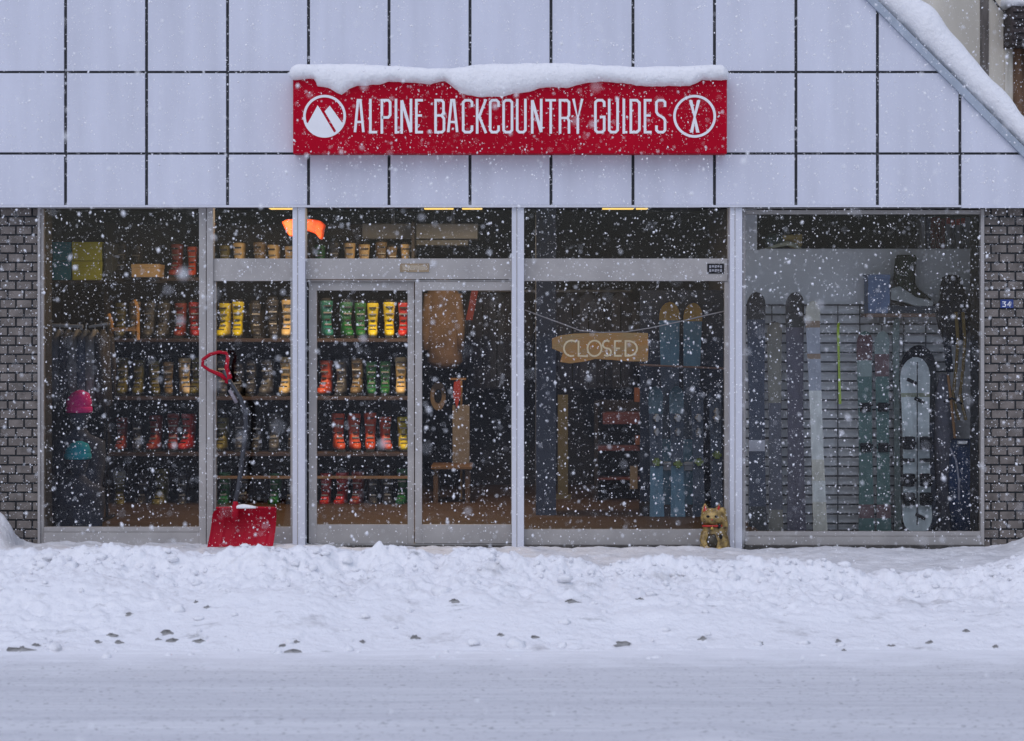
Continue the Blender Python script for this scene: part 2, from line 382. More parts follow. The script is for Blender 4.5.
# left window
f = MB(); fr(f, 37.5, 207, 40, 546, -0.03, 0.06); fr(f, 40.6, 207, 43.6, 546, -0.005, 0.05); fr(f, 199, 207, 206, 546, -0.025, 0.07); fr(f, 206.6, 207, 213, 548, -0.04, 0.07)
fr(f, 43.6, 527, 199, 532, -0.01, 0.05); fr(f, 43.6, 532.4, 199, 545.5, -0.02, 0.05); fr(f, 43.6, 206.8, 199, 208.5, 0, .05)
w = f.build('display_window', M['alu'], B, bevel=0.002); pane(w, 43, 208, 200, 528, 0.02)
# bay two (shovel leans here)
f = MB(); fr(f, 213.2, 281, 216, 546, 0, 0.05); fr(f, 213.2, 258.5, 293, 281, -0.015, 0.06); fr(f, 213.2, 527, 293, 546, -0.02, 0.05); fr(f, 290.5, 281, 293, 527, 0, 0.05)
w = f.build('display_window', M['alu'], B, bevel=0.002); pane(w, 215, 280, 292, 528, 0.02); pane(w, 212, 207, 293, 259, 0.02)
# white posts
for x0, x1, yb in ((292.5, 305, 546), (511.8, 524, 549), (730, 742.3, 553)):
    p = MB(); fr(p, x0, 207.3, x1, yb, -0.10, 0.08); fr(p, x0 + 4.6, 207.3, x0 + 5.4, yb, -0.104, -0.1, 1)
    p.build('post', [M['post'], M['alu']], B, bevel=0.002)
# door bay
f = MB(); fr(f, 305, 258.5, 512, 279.3, -0.015, 0.07); fr(f, 305, 280, 512, 281.5, 0.0, 0.07); 
tf = f.build('transom', M['alu'], B, bevel=0.002); pane(tf, 305, 207, 512, 259, 0.02)
lb = MB(); fr(lb, 400, 263.5, 429, 272, -0.022, -0.015); fr(lb, 402.5, 265.2, 426.5, 270.2, -0.0235, -0.022, 1); lb.build('label_plate', [mat('brass plate', (0.3, 0.22, 0.13), .4, var=.2), mat('pale plate', (0.4, 0.33, 0.24), .4, var=.3, scale=80)], tf)
def leaf(x0, x1, st0, st1, Y):
    f = MB(); fr(f, x0, 281.8, x0 + st0, 543.5, Y, Y + .04); fr(f, x1 - st1, 281.8, x1, 543.5, Y, Y + .04)
    fr(f, x0 + st0, 281.8, x1 - st1, 290.5, Y + .002, Y + .038); fr(f, x0 + st0, 524.5, x1 - st1, 543.5, Y + .002, Y + .038)
    w = f.build('sliding_door', M['alu'], B, bevel=0.002); pane(w, x0 + st0 - 1, 289.5, x1 - st1 + 1, 525.5, Y + .016)
leaf(308.8, 414.2, 8, 6.6, 0.03); leaf(415.0, 512, 7, 0.8, 0.0)
MB().box(X(305), X(512), -.05, .12, 0.0, Z(543.9)).build('door_track', M['alud'], B)
MB().box(X(305), X(308.6), 0.04, .07, 0, Z(281)).build('door_jamb', M['black'], B)
# centre window
f = MB(); fr(f, 524, 258.5, 727.5, 281, -0.015, 0.06); fr(f, 724.5, 281.2, 729.8, 530, -0.005, 0.05); fr(f, 524, 529.5, 729.8, 546, -0.02, 0.05); fr(f, 727.6, 207, 729.8, 281, -.004, .05)
w = f.build('display_window', M['alu'], B, bevel=0.002); pane(w, 524, 207, 728, 259, 0.02); pane(w, 524, 280, 726, 530.5, 0.02)
pl = MB(); fr(pl, 707.3, 263.6, 724, 273.6, -0.02, -0.015)
for r in range(2):
    for k in range(5): fr(pl, 709.2 + k * 2.7, 265.2 + r * 4, 711.2 + k * 2.7, 268 + r * 4 - (k % 2) * .6, -0.021, -0.02, 1)
pl.build('number_plate', [M['black'], mat('grey print', (0.3, 0.3, 0.33))], w)
# right window
f = MB(); fr(f, 742.6, 208.5, 745.4, 553, 0.0, 0.05); fr(f, 742.6, 207, 984, 208.6, -0.01, 0.05); fr(f, 745.4, 210, 980.5, 214.2, 0.0, 0.05)
fr(f, 745.4, 531.6, 981, 536, -0.012, 0.05); fr(f, 745.4, 536.5, 981, 552.6, -0.025, 0.05); fr(f, 980.8, 208.8, 984.4, 553, -0.02, 0.05)
w = f.build('display_window', M['alu'], B, bevel=0.002); pane(w, 745, 214, 981, 532, 0.02)
for a, c, y in ((743, 984, 553), (524, 742.9, 547), (37, 305, 546)): MB().box(X(a), X(c), -0.01, 0.3, 0, Z(y)).build('plinth', M['alud'], B)
# shell of the room
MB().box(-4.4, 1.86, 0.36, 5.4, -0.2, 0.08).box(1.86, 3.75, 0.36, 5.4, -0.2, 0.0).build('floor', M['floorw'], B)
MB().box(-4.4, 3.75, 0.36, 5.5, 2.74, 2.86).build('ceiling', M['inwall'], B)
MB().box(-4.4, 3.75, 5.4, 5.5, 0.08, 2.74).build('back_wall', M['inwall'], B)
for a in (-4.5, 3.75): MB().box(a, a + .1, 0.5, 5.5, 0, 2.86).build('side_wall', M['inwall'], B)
for a, c in ((345, 511), (525, 729), (744, 982)):
    MB().box(X(a), X(c), -.10, -.012, 0.0, .028).build('threshold', mat('wet dark threshold', (.05, .045, .04), .5, var=.6, scale=20), B)
# blue house number plate
t = MB(); fr(t, 1000.5, 299.5, 1013.5, 308, -0.016, -0.005)
pt = thing('house_number_plate', P(1007, 304, -.01), 'small blue number plate on the right brick pier', 'number plate')
t.build('plate', mat('blue enamel', (0.015, 0.04, 0.19), 0.3), pt, bevel=.002)
d = MB(); q = lambda l: [(X(x, -.018), Z(y, -.018)) for x, y in l]
ribbon(d, q([(1002.3, 301.8), (1005.6, 301.8), (1004.2, 303.6), (1005.7, 304.6), (1005.2, 306.4), (1002.4, 306.4)]), .006, -.019, -.016)
ribbon(d, q([(1009.8, 306.6), (1009.8, 301.6), (1007.6, 304.9), (1011.2, 304.9)]), .006, -.019, -.016)
d.build('lettering', M['white'], pt)
# ------------------------------------------------------------------ snow caps
def cap_loft(rows, n=18, seed=0, rough=0.008):
    """rows: (x, yc, ry, z_top, z_bottom)"""
    b = MB(); rings = []
    for k, (x, yc, ry, zt, zb) in enumerate(rows):
        rg = []
        for j in range(n):
            a = 2 * math.pi * j / n; c, s = math.cos(a), math.sin(a)
            yy = yc + ry * math.copysign(abs(c) ** .75, c); zz = (zt + zb) / 2 + (zt - zb) / 2 * math.copysign(abs(s) ** .8, s)
            w = rough * noise.noise(Vector((x * 9, yy * 9, zz * 9 + seed))) + rough * .6 * noise.noise(Vector((x * 24, yy * 24, zz * 24 + seed)))
            rg.append((x, yy + w, zz + w))
        rings.append(rg)
    return b.loft(rings)
BOT = [(289, 77), (292, 79.5), (314, 79), (317, 86), (328, 88.5), (341, 95), (348, 90), (357, 85.5), (382, 84), (388, 80.5), (430, 83.5), (445, 81), (452, 87), (462, 94), (480, 97), (503, 97), (515, 93.5), (530, 91), (540, 88), (570, 87), (585, 83), (600, 81), (615, 82), (655, 86.5), (690, 86), (698, 83), (703, 79.5), (728, 79)]
TOPP = [(289, 70), (291, 66), (296, 63), (340, 62.5), (400, 65.5), (450, 67.5), (480, 63), (500, 62), (560, 62), (600, 64), (640, 66), (700, 64), (722, 63.5), (727, 67), (729, 71)]
YS = -0.27
rows = []
for k in range(221):
    px = 289 + 440 * k / 220; e = min(1, min(px - 288.5, 729.2 - px) / 5)
    zb = Z(interp(px, BOT), YS - .05); zt = Z(interp(px, TOPP), YS - .05); e = math.sqrt(max(.05, e))
    rows.append((X(px, YS - .05), -0.225, 0.115 * (0.55 + 0.45 * e), zt, zb))
o = cap_loft(rows, seed=1).build('snow_on_sign', M['snow'], smooth=True, loc=P(508, 79, -.2)); tag(o, 'thick white snow cap sagging over the red shop sign', 'snow cap', kind='stuff')
# snow lying on the sloping parapet
rings = []; b = MB()
for k in range(150):
    s = TOPY + (218 - TOPY) * k / 149
    zx = gable_x(s)
    cx, cz = X(zx, YF), Z(s, YF)
    th = 0.24 + 0.05 * noise.noise(Vector((s * .012, 0, 0))) + .03 * noise.noise(Vector((s * .04, 0, 4)))
    nrm = Vector((1, 0, 1)).normalized()
    rg = []
    for j in range(20):
        a = 2 * math.pi * j / 20; c, si = math.cos(a), math.sin(a)
        v = Vector((cx, 0.14, cz)) + nrm * (0.03 + th / 2 + th / 2 * math.copysign(abs(si) ** .75, si)) + Vector((0, 0.33 * math.copysign(abs(c) ** .7, c), 0))
        if si < 0: v += nrm * 0.012 * noise.noise(v * 14)
        rg.append(v + nrm * (.012 * noise.noise(v * 6)))
    rings.append(rg)
o = b.loft(rings).build('snow_on_slope', M['snow'], smooth=True, loc=P(950, 80, 0)); tag(o, 'deep snow lying along the sloping right edge of the parapet', 'snow', kind='stuff')
# ------------------------------------------------------------------ the red sign
sg = thing('shop_sign', P(510, 154, -.27), 'long red shop sign with white narrow capitals reading ALPINE BACKCOUNTRY GUIDES', 'sign')
b = MB().box(X(293, YS), X(727, YS), YS, YF - 0.004, Z(153.6, YS), Z(78, YS)); b.build('sign_board', M['red'], sg, bevel=.004)
lt = MB(); sx = lambda x: X(x, YS); sz = lambda y: Z(y, YS)
T0, T1 = YS - .005, YS + .001
LW = 2.55 / 138
top, bot = 100.3, 132.2
def A_(x, w): ribbon(lt, [(sx(x), sz(bot)), (sx(x + w * .36), sz(top)), (sx(x + w * .64), sz(top)), (sx(x + w), sz(bot))], LW, T0, T1); bar(x + w * .2, x + w * .8, 122)
def bar(xa, xb, y, k=0): ribbon(lt, [(sx(xa), sz(y)), (sx(xb), sz(y))], LW * .9, T0 + .001 + k, T1)
def st(pts, closed=False): ribbon(lt, [(sx(x), sz(y)) for x, y in pts], LW, T0, T1, closed)
def L_(x, w): st([(x, top - 1.5), (x, bot), (x + w, bot)])
def P_(x, w): st([(x, bot + 1.5), (x, top), (x + w - 2, top), (x + w, top + 2), (x + w, 115), (x + w - 2, 117.5), (x, 117.5)])
def I_(x, w): st([(x, top - 1.5), (x, bot + 1.5)]); bar(x, x + 3.5, bot)
def N_(x, w): st([(x, bot + 1.5), (x, top)]); st([(x + w, top - 1.5), (x + w, bot)]); ribbon(lt, [(sx(x), sz(top)), (sx(x + w), sz(bot))], LW * 1.15, T0 + .0006, T1)
def E_(x, w): st([(x + w, top), (x, top), (x, bot), (x + w, bot)]); bar(x, x + w * .85, 115.5)
def B_(x, w): st([(x, top), (x + w - 2.5, top), (x + w - .5, top + 2), (x + w - .5, 113), (x + w - 2.5, 115.5), (x + w, 118.5), (x + w, bot - 2), (x + w - 2, bot), (x, bot)], True); bar(x, x + w - 2, 115.5)
def C_(x, w): st([(x + w, 107), (x + w, top + 2), (x + w - 2, top), (x + 2, top), (x, top + 2), (x, bot - 2), (x + 2, bot), (x + w - 2, bot), (x + w, bot - 2), (x + w, 125.5)])
def K_(x, w): st([(x, top - 1.5), (x, bot + 1.5)]); ribbon(lt, [(sx(x + w), sz(top - 1)), (sx(x + 2), sz(116.5)), (sx(x + w), sz(bot + 1))], LW, T0 + .0006, T1)
def O_(x, w): st([(x, top + 2), (x + 2, top), (x + w - 2, top), (x + w, top + 2), (x + w, bot - 2), (x + w - 2, bot), (x + 2, bot), (x, bot - 2)], True)
def D_(x, w): st([(x, top), (x + w - 2.5, top), (x + w, top + 2.5), (x + w, bot - 2.5), (x + w - 2.5, bot), (x, bot)], True)
def U_(x, w): st([(x, top - 1.5), (x, bot - 2), (x + 2, bot), (x + w - 2, bot), (x + w, bot - 2), (x + w, top - 1.5)])
def T_(x, w): bar(x - 1, x + w + 1, top); st([(x + w / 2, top), (x + w / 2, bot + 1.5)])
def R_(x, w): st([(x, bot + 1.5), (x, top), (x + w - 2, top), (x + w, top + 2), (x + w, 115), (x + w - 1.5, 118), (x + w, 121), (x + w, bot + 1.5)]); bar(x, x + w - 1.5, 118)
def Y_(x, w): ribbon(lt, [(sx(x), sz(top - 1.5)), (sx(x + w / 2), sz(119)), (sx(x + w), sz(top - 1.5))], LW, T0, T1); ribbon(lt, [(sx(x + w / 2), sz(118)), (sx(x + w / 2), sz(bot + 1.5))], LW, T0 + .0006, T1)
def G_(x, w): st([(x + w, 107), (x + w, top + 2), (x + w - 2, top), (x + 2, top), (x, top + 2), (x, bot - 2), (x + 2, bot), (x + w - 2, bot), (x + w, bot - 2), (x + w, 117), (x + w * .5, 117)])
def S_(x, w): st([(x + w, 107), (x + w, top + 2), (x + w - 2, top), (x + 2, top), (x, top + 2), (x, 112), (x + 1.5, 114.5), (x + w - 1.5, 118), (x + w, 120.5), (x + w, bot - 2), (x + w - 2, bot), (x + 2, bot), (x, bot - 2), (x, 125.5)])
fn = dict(A=A_, L=L_, P=P_, I=I_, N=N_, E=E_, B=B_, C=C_, K=K_, O=O_, U=U_, T=T_, R=R_, Y=Y_, G=G_, D=D_, S=S_)
for ch, a, c in [('A', 354.6, 363), ('L', 370, 376.8), ('P', 381.5, 389.8), ('I', 395.6, 396), ('N', 401.3, 410.6), ('E', 416, 422.6), ('B', 435.2, 443.6), ('A', 447.8, 456.8), ('C', 462.8, 471.6), ('K', 476.8, 485.6), ('C', 489.8, 498.2), ('O', 503.2, 511.6), ('U', 516.8, 525), ('N', 531.8, 540.8), ('T', 546, 554.6), ('R', 559.6, 568.6), ('Y', 573, 581.8), ('G', 595, 603.8), ('U', 608.8, 617.2), ('I', 623.4, 624), ('D', 630.4, 639), ('E', 644.6, 651.2), ('S', 656, 664.6)]:
    fn[ch](a + .4, c - a)
lt.build('lettering', M['white'], sg)
em = MB()
def ringm(cx, cy, r, w):
    ribbon(em, [(sx(cx) + (r - w / 2) / 138 * math.cos(a), sz(cy) + (r - w / 2) / 138 * math.sin(a)) for a in [2 * math.pi * k / 64 for k in range(64)]], w / 138, T0, T1, True)
cx, cy = 324.6, 116.3
ringm(cx, cy, 21.2, 2.5)
rin = 19.0
def on(px, py):      # angle of a point about the emblem centre
    return math.atan2(-(py - cy), px - cx)
def arcpts(a0, a1, n=14): return [(cx + rin * math.cos(a0 + (a1 - a0) * k / n), cy - rin * math.sin(a0 + (a1 - a0) * k / n)) for k in range(n + 1)]
m1 = [(308, 123), (317.6, 105.4), (319.6, 108)] + [(334.2, 132.6)] + arcpts(math.radians(-58), math.radians(-160))
m2 = [(324.6, 111.4), (329.8, 105.6), (342, 122.5)] + arcpts(math.radians(-20), math.radians(-50))[:-1] + [(336.4, 131.4)]
em.prism([(sx(x), sz(y)) for x, y in m1], T0 + .0008, T1); em.prism([(sx(x), sz(y)) for x, y in m2], T0 + .0008, T1)
em.build('mountain_emblem', M['white'], sg)
em = MB(); ringm(694.6, 116.3, 21.2, 2.5)
for a, c in ((-1, 0), (1, .0011)):
    top_, bot_ = (694.6 + a * 4.0, 100.6), (694.6 - a * 3.2, 132.6)
    em.prism([(sx(top_[0] - 1.7), sz(top_[1])), (sx(top_[0]), sz(top_[1] - .9)), (sx(top_[0] + 1.7), sz(top_[1])), (sx((694.6) + 1.0), sz(117)), (sx(bot_[0] + 1.7), sz(bot_[1])), (sx(bot_[0] - 1.7), sz(bot_[1])), (sx(694.6 - 1.0), sz(117))], T0 - c, T1)
em.build('crossed_skis_emblem', M['white'], sg)
# ------------------------------------------------------------------ upper concrete house behind
cb = thing('concrete_house', (8, 3, 2.9), 'stained beige concrete wall of the taller house behind the snowy parapet slope', 'house')
conc = mat('beige concrete', (0.62, 0.58, 0.50), 0.9, var=.22, scale=1.6, bump=.3, bscale=30, stretch=(1.6, 1, .35))
YH = 2.2
MB().box(X(870, YH), 14, YH, 9, 2.9, 9.5).build('wall', conc, cb)
rust = mat('rust stain', (0.15, 0.085, 0.05), .9, var=.5, scale=8, stretch=(3, 1, .4))
b = MB().box(X(980, YH), X(988.5, YH), YH - .012, YH + .01, Z(150, YH), 9.4); b.build('joint_strip', mat('brown sealed joint', (0.14, 0.125, 0.115), .9, var=.4, scale=9, stretch=(4, 1, .5)), cb)
MB().box(X(1004.5, YH), X(1007, YH), YH - .02, YH + .01, Z(160, YH), 9.4).build('joint_strip', conc, cb)
b = MB().box(X(1013, YH), X(1040, YH), YH - .008, YH + .01, Z(170, YH), Z(45, YH)); b.build('rust_streak', rust, cb)
b = MB().tube([P(990, -6, YH - .03), P(998, 6, YH - .03), P(1006, 13, YH - .03), P(1011, 20, YH - .03)], .007, 6); b.build('cable', M['black'], cb)
bx = thing('metal_wall_box', P(1020, 44, 2.05), 'dark rusted metal box with snow on top fixed to the concrete wall', 'wall box')
b = MB().box(X(1011.5, 1.9), X(1046, 1.9), 1.9, YH, Z(44, 1.9), Z(6, 1.9))
for k in range(5): b.box(X(1013, 1.9), X(1044, 1.9), 1.885, 1.9, Z(40 - k * 7, 1.9), Z(36.5 - k * 7, 1.9))
b.build('case', mat('dark rusted steel', (0.04, 0.03, 0.03), .7, var=.6, scale=14), bx, bevel=.004)
o = MB().ring_z([(Z(6, 1.9) + a, X(1028, 1.9), 2.03, r, r2) for a, r, r2 in ((0, .17, .15), (.03, .185, .17), (.08, .18, .16), (.12, .13, .12), (.135, .05, .05))], 20, e=.6).build('snow_on_box', M['snow'], smooth=True, loc=P(1028, 6, 2)); tag(o, 'white snow cushion on the dark wall box', 'snow cap', kind='stuff')
# ------------------------------------------------------------------ shovel
sh = thing('snow_shovel', (X(240, -.3), -.3, 0.02), 'red snow shovel with black bent shaft leaning beside the sliding door', 'snow shovel')
redp = mat('red shovel plastic', (0.38, 0.003, 0.02), .5, spec=.2, var=.12, scale=6)
ys = -.36
b = MB(); nu, nv = 22, 12
oL = [(0, 215, 509), (1, 208, 545)]
front = []
for s_ in (0, 1):
    pts = []
    for j in range(nv + 1):
        v = j / nv
        py = 508.5 + 39 * v
        xl = 213.5 - 6.5 * v ** .6 + (5 * (1 - v * 6) ** 2 if v < 1 / 6 else 0); xr_ = 276 - 3.5 * v
        for i in range(nu + 1):
            u = i / nu; px = xl + (xr_ - xl) * u
            curve = .10 * math.sin(math.pi * v * .9 + .2) + .05 * (1 - (2 * u - 1) ** 2)
            rib = .006 * (1 if (i % 4 == 0 and 0 < v < .95) else 0)
            y = ys + curve - rib * (1 - s_) + .006 * s_
            x_, _, z_ = P(px, py, ys)
            pts.append((x_, y, z_))
    front.append(pts)
n = (nu + 1) * (nv + 1); fs = []
for j in range(nv):
    for i in range(nu):
        a = j * (nu + 1) + i; fs += [(a, a + 1, a + nu + 2, a + nu + 1), (a + n, a + n + nu + 1, a + n + nu + 2, a + n + 1)]
for j in range(nv):
    for i in (0, nu): a = j * (nu + 1) + i; fs.append((a, a + nu + 1, a + nu + 1 + n, a + n))
for i in range(nu):
    for j in (0, nv): a = j * (nu + 1) + i; fs.append((a, a + 1, a + 1 + n, a + n))
b.add(front[0] + front[1], fs)
tl = P(216, 508, ys + .04); tr = P(276.5, 508, ys + .04)
b.tube([tl, P(246, 507.3, ys + .08), tr], .008, 6)
b.build('scoop', redp, sh, smooth=False)
b = MB().ring_z([(Z(509, ys) + a, X(234, ys), ys + .07, r, .03) for a, r in ((-.1, .03), (0, .028), (.035, .022), (.05, .015))], 10); b.build('shaft_socket', redp, sh, smooth=True)
o = MB().ring_z([(Z(509, ys) + a, X(242, ys), ys + .07, r, .03) for a, r in ((0, .10), (.012, .10), (.022, .05), (.028, .01))], 14).build('snow_on_scoop', M['snow'], sh, smooth=True)
sp = [(234, 505, .10), (238, 490, .12), (241, 468, .14), (244, 445, .16), (246, 425, .18), (245, 410, .19), (240, 398, .20), (233, 386, .21), (227, 377, .22), (224, 370, .22)]
b = MB().tube([P(x, y, -.4 + dd_) for x, y, dd_ in sp], [.017] * 4 + [.019] * 3 + [.016] * 3, 10); b.build('shaft', mat('shaft black', (.035, .036, .045), .35), sh, smooth=True)
b = MB().tube([P(230, 391, -.20), P(224, 399, -.19), P(232, 408, -.205)], .011, 8)
b = MB().tube([P(229.5, 390, -.215), P(234, 398, -.225), P(236.5, 403, -.225)], .013, 8); b.build('sticker', mat('pale grip band', (.25, .22, .25), .5), sh, smooth=True)
b = MB(); h = [(226, 379), (221, 375), (209, 370), (202.5, 365.5), (203, 359.5), (210, 354.5), (219, 352), (226, 353), (228, 357)]
b.tube([P(x, y, -.18) for x, y in h], [.018, .016, .012, .012, .013, .013, .012, .012, .013], 10)
b.tube([P(228, 356, -.18), P(226.5, 368, -.18), P(229.5, 377, -.18), P(226, 383, -.18)], [.013, .016, .022, .014], 10)
b.build('handle', redp, sh, smooth=True)
# ------------------------------------------------------------------ lucky cat
cxp, yy = 714, -.28
ct = thing('cat_figurine', P(714, 552, -.28), 'golden beckoning cat figurine with red ears sitting by the white post', 'figurine')
gold = mat('worn gold glaze', (0.42, 0.25, 0.06), .35, col2=(0.12, 0.06, 0.02), scale=26, metal=.25)
gold = mat('worn gold glaze two', (0.035, 0.018, 0.008), .35, col2=(0.50, 0.34, 0.11), scale=22, metal=.15, bump=.3, bscale=60)
def cp(px, py, dy=0): return P(px, py, yy + dy)
b = MB()
b.ring_z([(cp(0, 551)[2], cp(715, 0)[0], yy, .10, .085), (cp(0, 545)[2], cp(715, 0)[0], yy, .108, .09), (cp(0, 538)[2], cp(715, 0)[0], yy, .10, .088), (cp(0, 530)[2], cp(714, 0)[0], yy, .082, .075), (cp(0, 522)[2], cp(713, 0)[0], yy, .06, .06)], 20)
b.ell(cp(712, 517.5, -.02), (.083, .07, .068), 20, 12)
for ex in (-1, 1):
    e0 = cp(712 + ex * 6.3, 511, -.01)
    b.ring_z([(e0[2] - .01, e0[0], e0[1], .034, .022), (e0[2] + .025, e0[0] + ex * .004, e0[1], .024, .014), (e0[2] + .055, e0[0] + ex * .006, e0[1], .005, .005)], 10)
    p0 = cp(714 + ex * 5.5, 549, -.075); b.ell(p0, (.036, .04, .026), 12, 8)
b.ell(cp(712, 521, -.085), (.03, .025, .022), 12, 8)
b.tube([cp(722.5, 536, .0), cp(724.5, 526, -.03), cp(724, 517, -.03), cp(722.5, 511.5, -.04)], [.03, .027, .024, .028], 12)
b.ell(cp(722.5, 511, -.045), (.028, .026, .028), 12, 8)
b.tube([cp(705, 532, -.03), cp(703, 540, -.06), cp(706, 546, -.08)], [.028, .026, .022], 10)
o = b.build('body', gold, ct, smooth=True)
rm = o.modifiers.new('r', 'REMESH'); rm.mode = 'VOXEL'; rm.voxel_size = .006; rm.use_smooth_shade = True
rb = mat('red glaze', (0.5, 0.03, 0.02), .4)
for ex in (-1, 1):
    e0 = cp(712 + ex * 6.5, 509.5, -.035); b = MB(); b.prism([(e0[0] - .018, e0[2] - .014), (e0[0] + .018, e0[2] - .014), (e0[0] + ex * .004, e0[2] + .034)], e0[1] - .002, e0[1] + .012); b.build('ear_lining', rb, ct)
    MB().ell(cp(712 + ex * 4.0, 516.5, -.083), (.013, .01, .009), 10, 6).build('eye', M['black'], ct, smooth=True)
MB().ell(cp(712, 519.8, -.112), (.006, .005, .005), 8, 5).build('nose', rb, ct, smooth=True)
cc = cp(712.5, 526, -.02); MB().tube([(cc[0] + .068 * math.cos(a), cc[1] + .066 * math.sin(a), cc[2] - .006 * math.sin(a)) for a in [2 * math.pi * k / 24 for k in range(25)]], .008, 6).build('collar', rb, ct, smooth=True)
MB().ell(cp(712, 528.5, -.095), (.014, .014, .014), 10, 6).build('bell', mat('brass', (0.5, 0.35, 0.1), .3, metal=.8), ct, smooth=True)
MB().ring_z([(cp(0, 546)[2], cp(711, 0)[0], yy - .085, .034, .02), (cp(0, 540)[2], cp(711, 0)[0], yy - .085, .042, .02), (cp(0, 533)[2], cp(711, 0)[0], yy - .07, .026, .02)], 12).build('coin', mat('dark bronze', (.035, .026, .012), .4), ct, smooth=True)
for dx, dy_ in ((8.5, 537), (7, 526)):
    MB().ell(cp(712 + dx, dy_, -.075), (.014, .012, .02), 10, 6).build('dark_spot', M['black'], ct, smooth=True)
# ------------------------------------------------------------------ CLOSED board on a wire
YW = 0.16
cs = thing('closed_sign', P(600, 363, YW), 'rough wooden board reading CLOSED hanging on a wire in the window', 'sign')
b = MB(); outl = [(552, 338.5), (560, 335.5), (575, 333.5), (600, 333), (625, 332.5), (648, 333), (648.5, 345), (648, 361.5), (630, 361.5), (612, 360), (595, 359), (585, 361.5), (570, 363.5), (560, 362), (563, 353), (552, 348.5)]
b.prism([(X(x, YW), Z(y, YW)) for x, y in outl], YW, YW + .02)
b.build('board', mat('rough orange wood', (0.52, 0.20, 0.015), .6, col2=(.38, .26, .11), scale=2.2, bump=.4, bscale=20, stretch=(1.4, 3, 5)), cs, bevel=.003)
b = MB(); cm = mat('cream paint', (0.95, 0.74, 0.45), .5, var=.1)
def cr_(pts, closed=False): ribbon(b, [(X(x, YW), Z(y, YW)) for x, y in pts], .013, YW - .004, YW + .001, closed)
def ac(cx, cy, rx, ry, a0, a1, n=10): return [(cx + rx * math.cos(math.radians(a0 + (a1 - a0) * k / n)), cy - ry * math.sin(math.radians(a0 + (a1 - a0) * k / n))) for k in range(n + 1)]
cr_(ac(571.5, 348.3, 7.6, 7.8, 55, 290, 12)); cr_([(578.5, 340.5), (578.5, 355.8), (588, 356.4)])
cr_(ac(594.5, 348.3, 7.0, 7.8, 0, 342, 19), True)
cr_(ac(606.8, 344.5, 4, 3.8, 50, 270, 8) + ac(606.8, 352.0, 4.2, 3.8, 90, -130, 8)[1:])
cr_([(621.5, 341), (614.8, 341), (614.8, 355.8), (621.5, 355.8)]); cr_([(615, 348.4), (620, 348.4)])
cr_([(625.5, 341)] + ac(628, 348.4, 9, 7.5, 80, -80, 10) + [(625.5, 355.8)], True)
b.build('lettering', cm, cs)
wp = [(525, 310), (545, 317.5), (563, 324), (580, 330.5), (600, 332.5), (625, 332.0), (650, 328), (680, 321.5), (705, 315.5), (727, 310.5)]
o = MB().tube([P(x, y, YW + .025) for x, y in wp], .0045, 6).build('hanging_wire', mat('grey wire', (.4, .38, .4), .5), loc=P(600, 332, YW)); tag(o, 'thin grey wire sagging across the window above the wooden board', 'wire')
# ------------------------------------------------------------------ boot shelves
YSH = 3.0
SHY = [277.5, 338.5, 396.5, 452.5, 509]
brown = mat('shelf wood', (0.07, 0.045, 0.04), .6, var=.3, stretch=(.5, 3, 3))
for (a, c, lab) in ((106, 209, 'dark wooden boot shelves behind the left window'), (211, 309, 'dark wooden boot shelves behind the leaning shovel'), (311, 413, 'dark wooden boot shelves behind the left sliding door')):
    t = thing('boot_shelf_unit', P((a + c) / 2, 520, YSH + .2), lab, 'shelf unit', 'boot shelf units along the shop wall')
    top_z = Z(222, YSH)
    MB().box(X(a, YSH), X(c, YSH), YSH + .42, YSH + .44, 0.08, top_z).build('back_panel', M['dark'], t)
    for e in (a, c): MB().box(X(e, YSH) - .012, X(e, YSH) + .012, YSH - .02, YSH + .42, 0.08, top_z).build('upright', M['dark'], t)
    for y in SHY: MB().box(X(a, YSH) + .014, X(c, YSH) - .014, YSH - .04, YSH + .418, Z(y, YSH) - .03, Z(y, YSH)).build('shelf', brown if y != SHY[3] else brown, t, bevel=.003)
    if a > 200: MB().box(X(a, YSH) + .014, X(c, YSH) - .014, YSH - .09, YSH - .05, Z(478, YSH), Z(475.5, YSH)).build('front_rail', mat('pale rail wood', (.25, .15, .08)), t)
pal = {'yellow': (0.85, 0.68, 0.02), 'orange red': (0.75, 0.10, 0.03), 'red': (0.62, 0.03, 0.025), 'faded red': (0.33, 0.05, 0.035), 'cream': (0.88, 0.62, 0.28), 'green': (0.02, 0.17, 0.045), 'teal': (0.02, 0.2, 0.17), 'dark grey': (0.045, 0.045, 0.055), 'olive': (0.17, 0.145, 0.03), 'grey': (0.12, 0.115, 0.115), 'tan': (.25, .17, .08)}
protos = {}
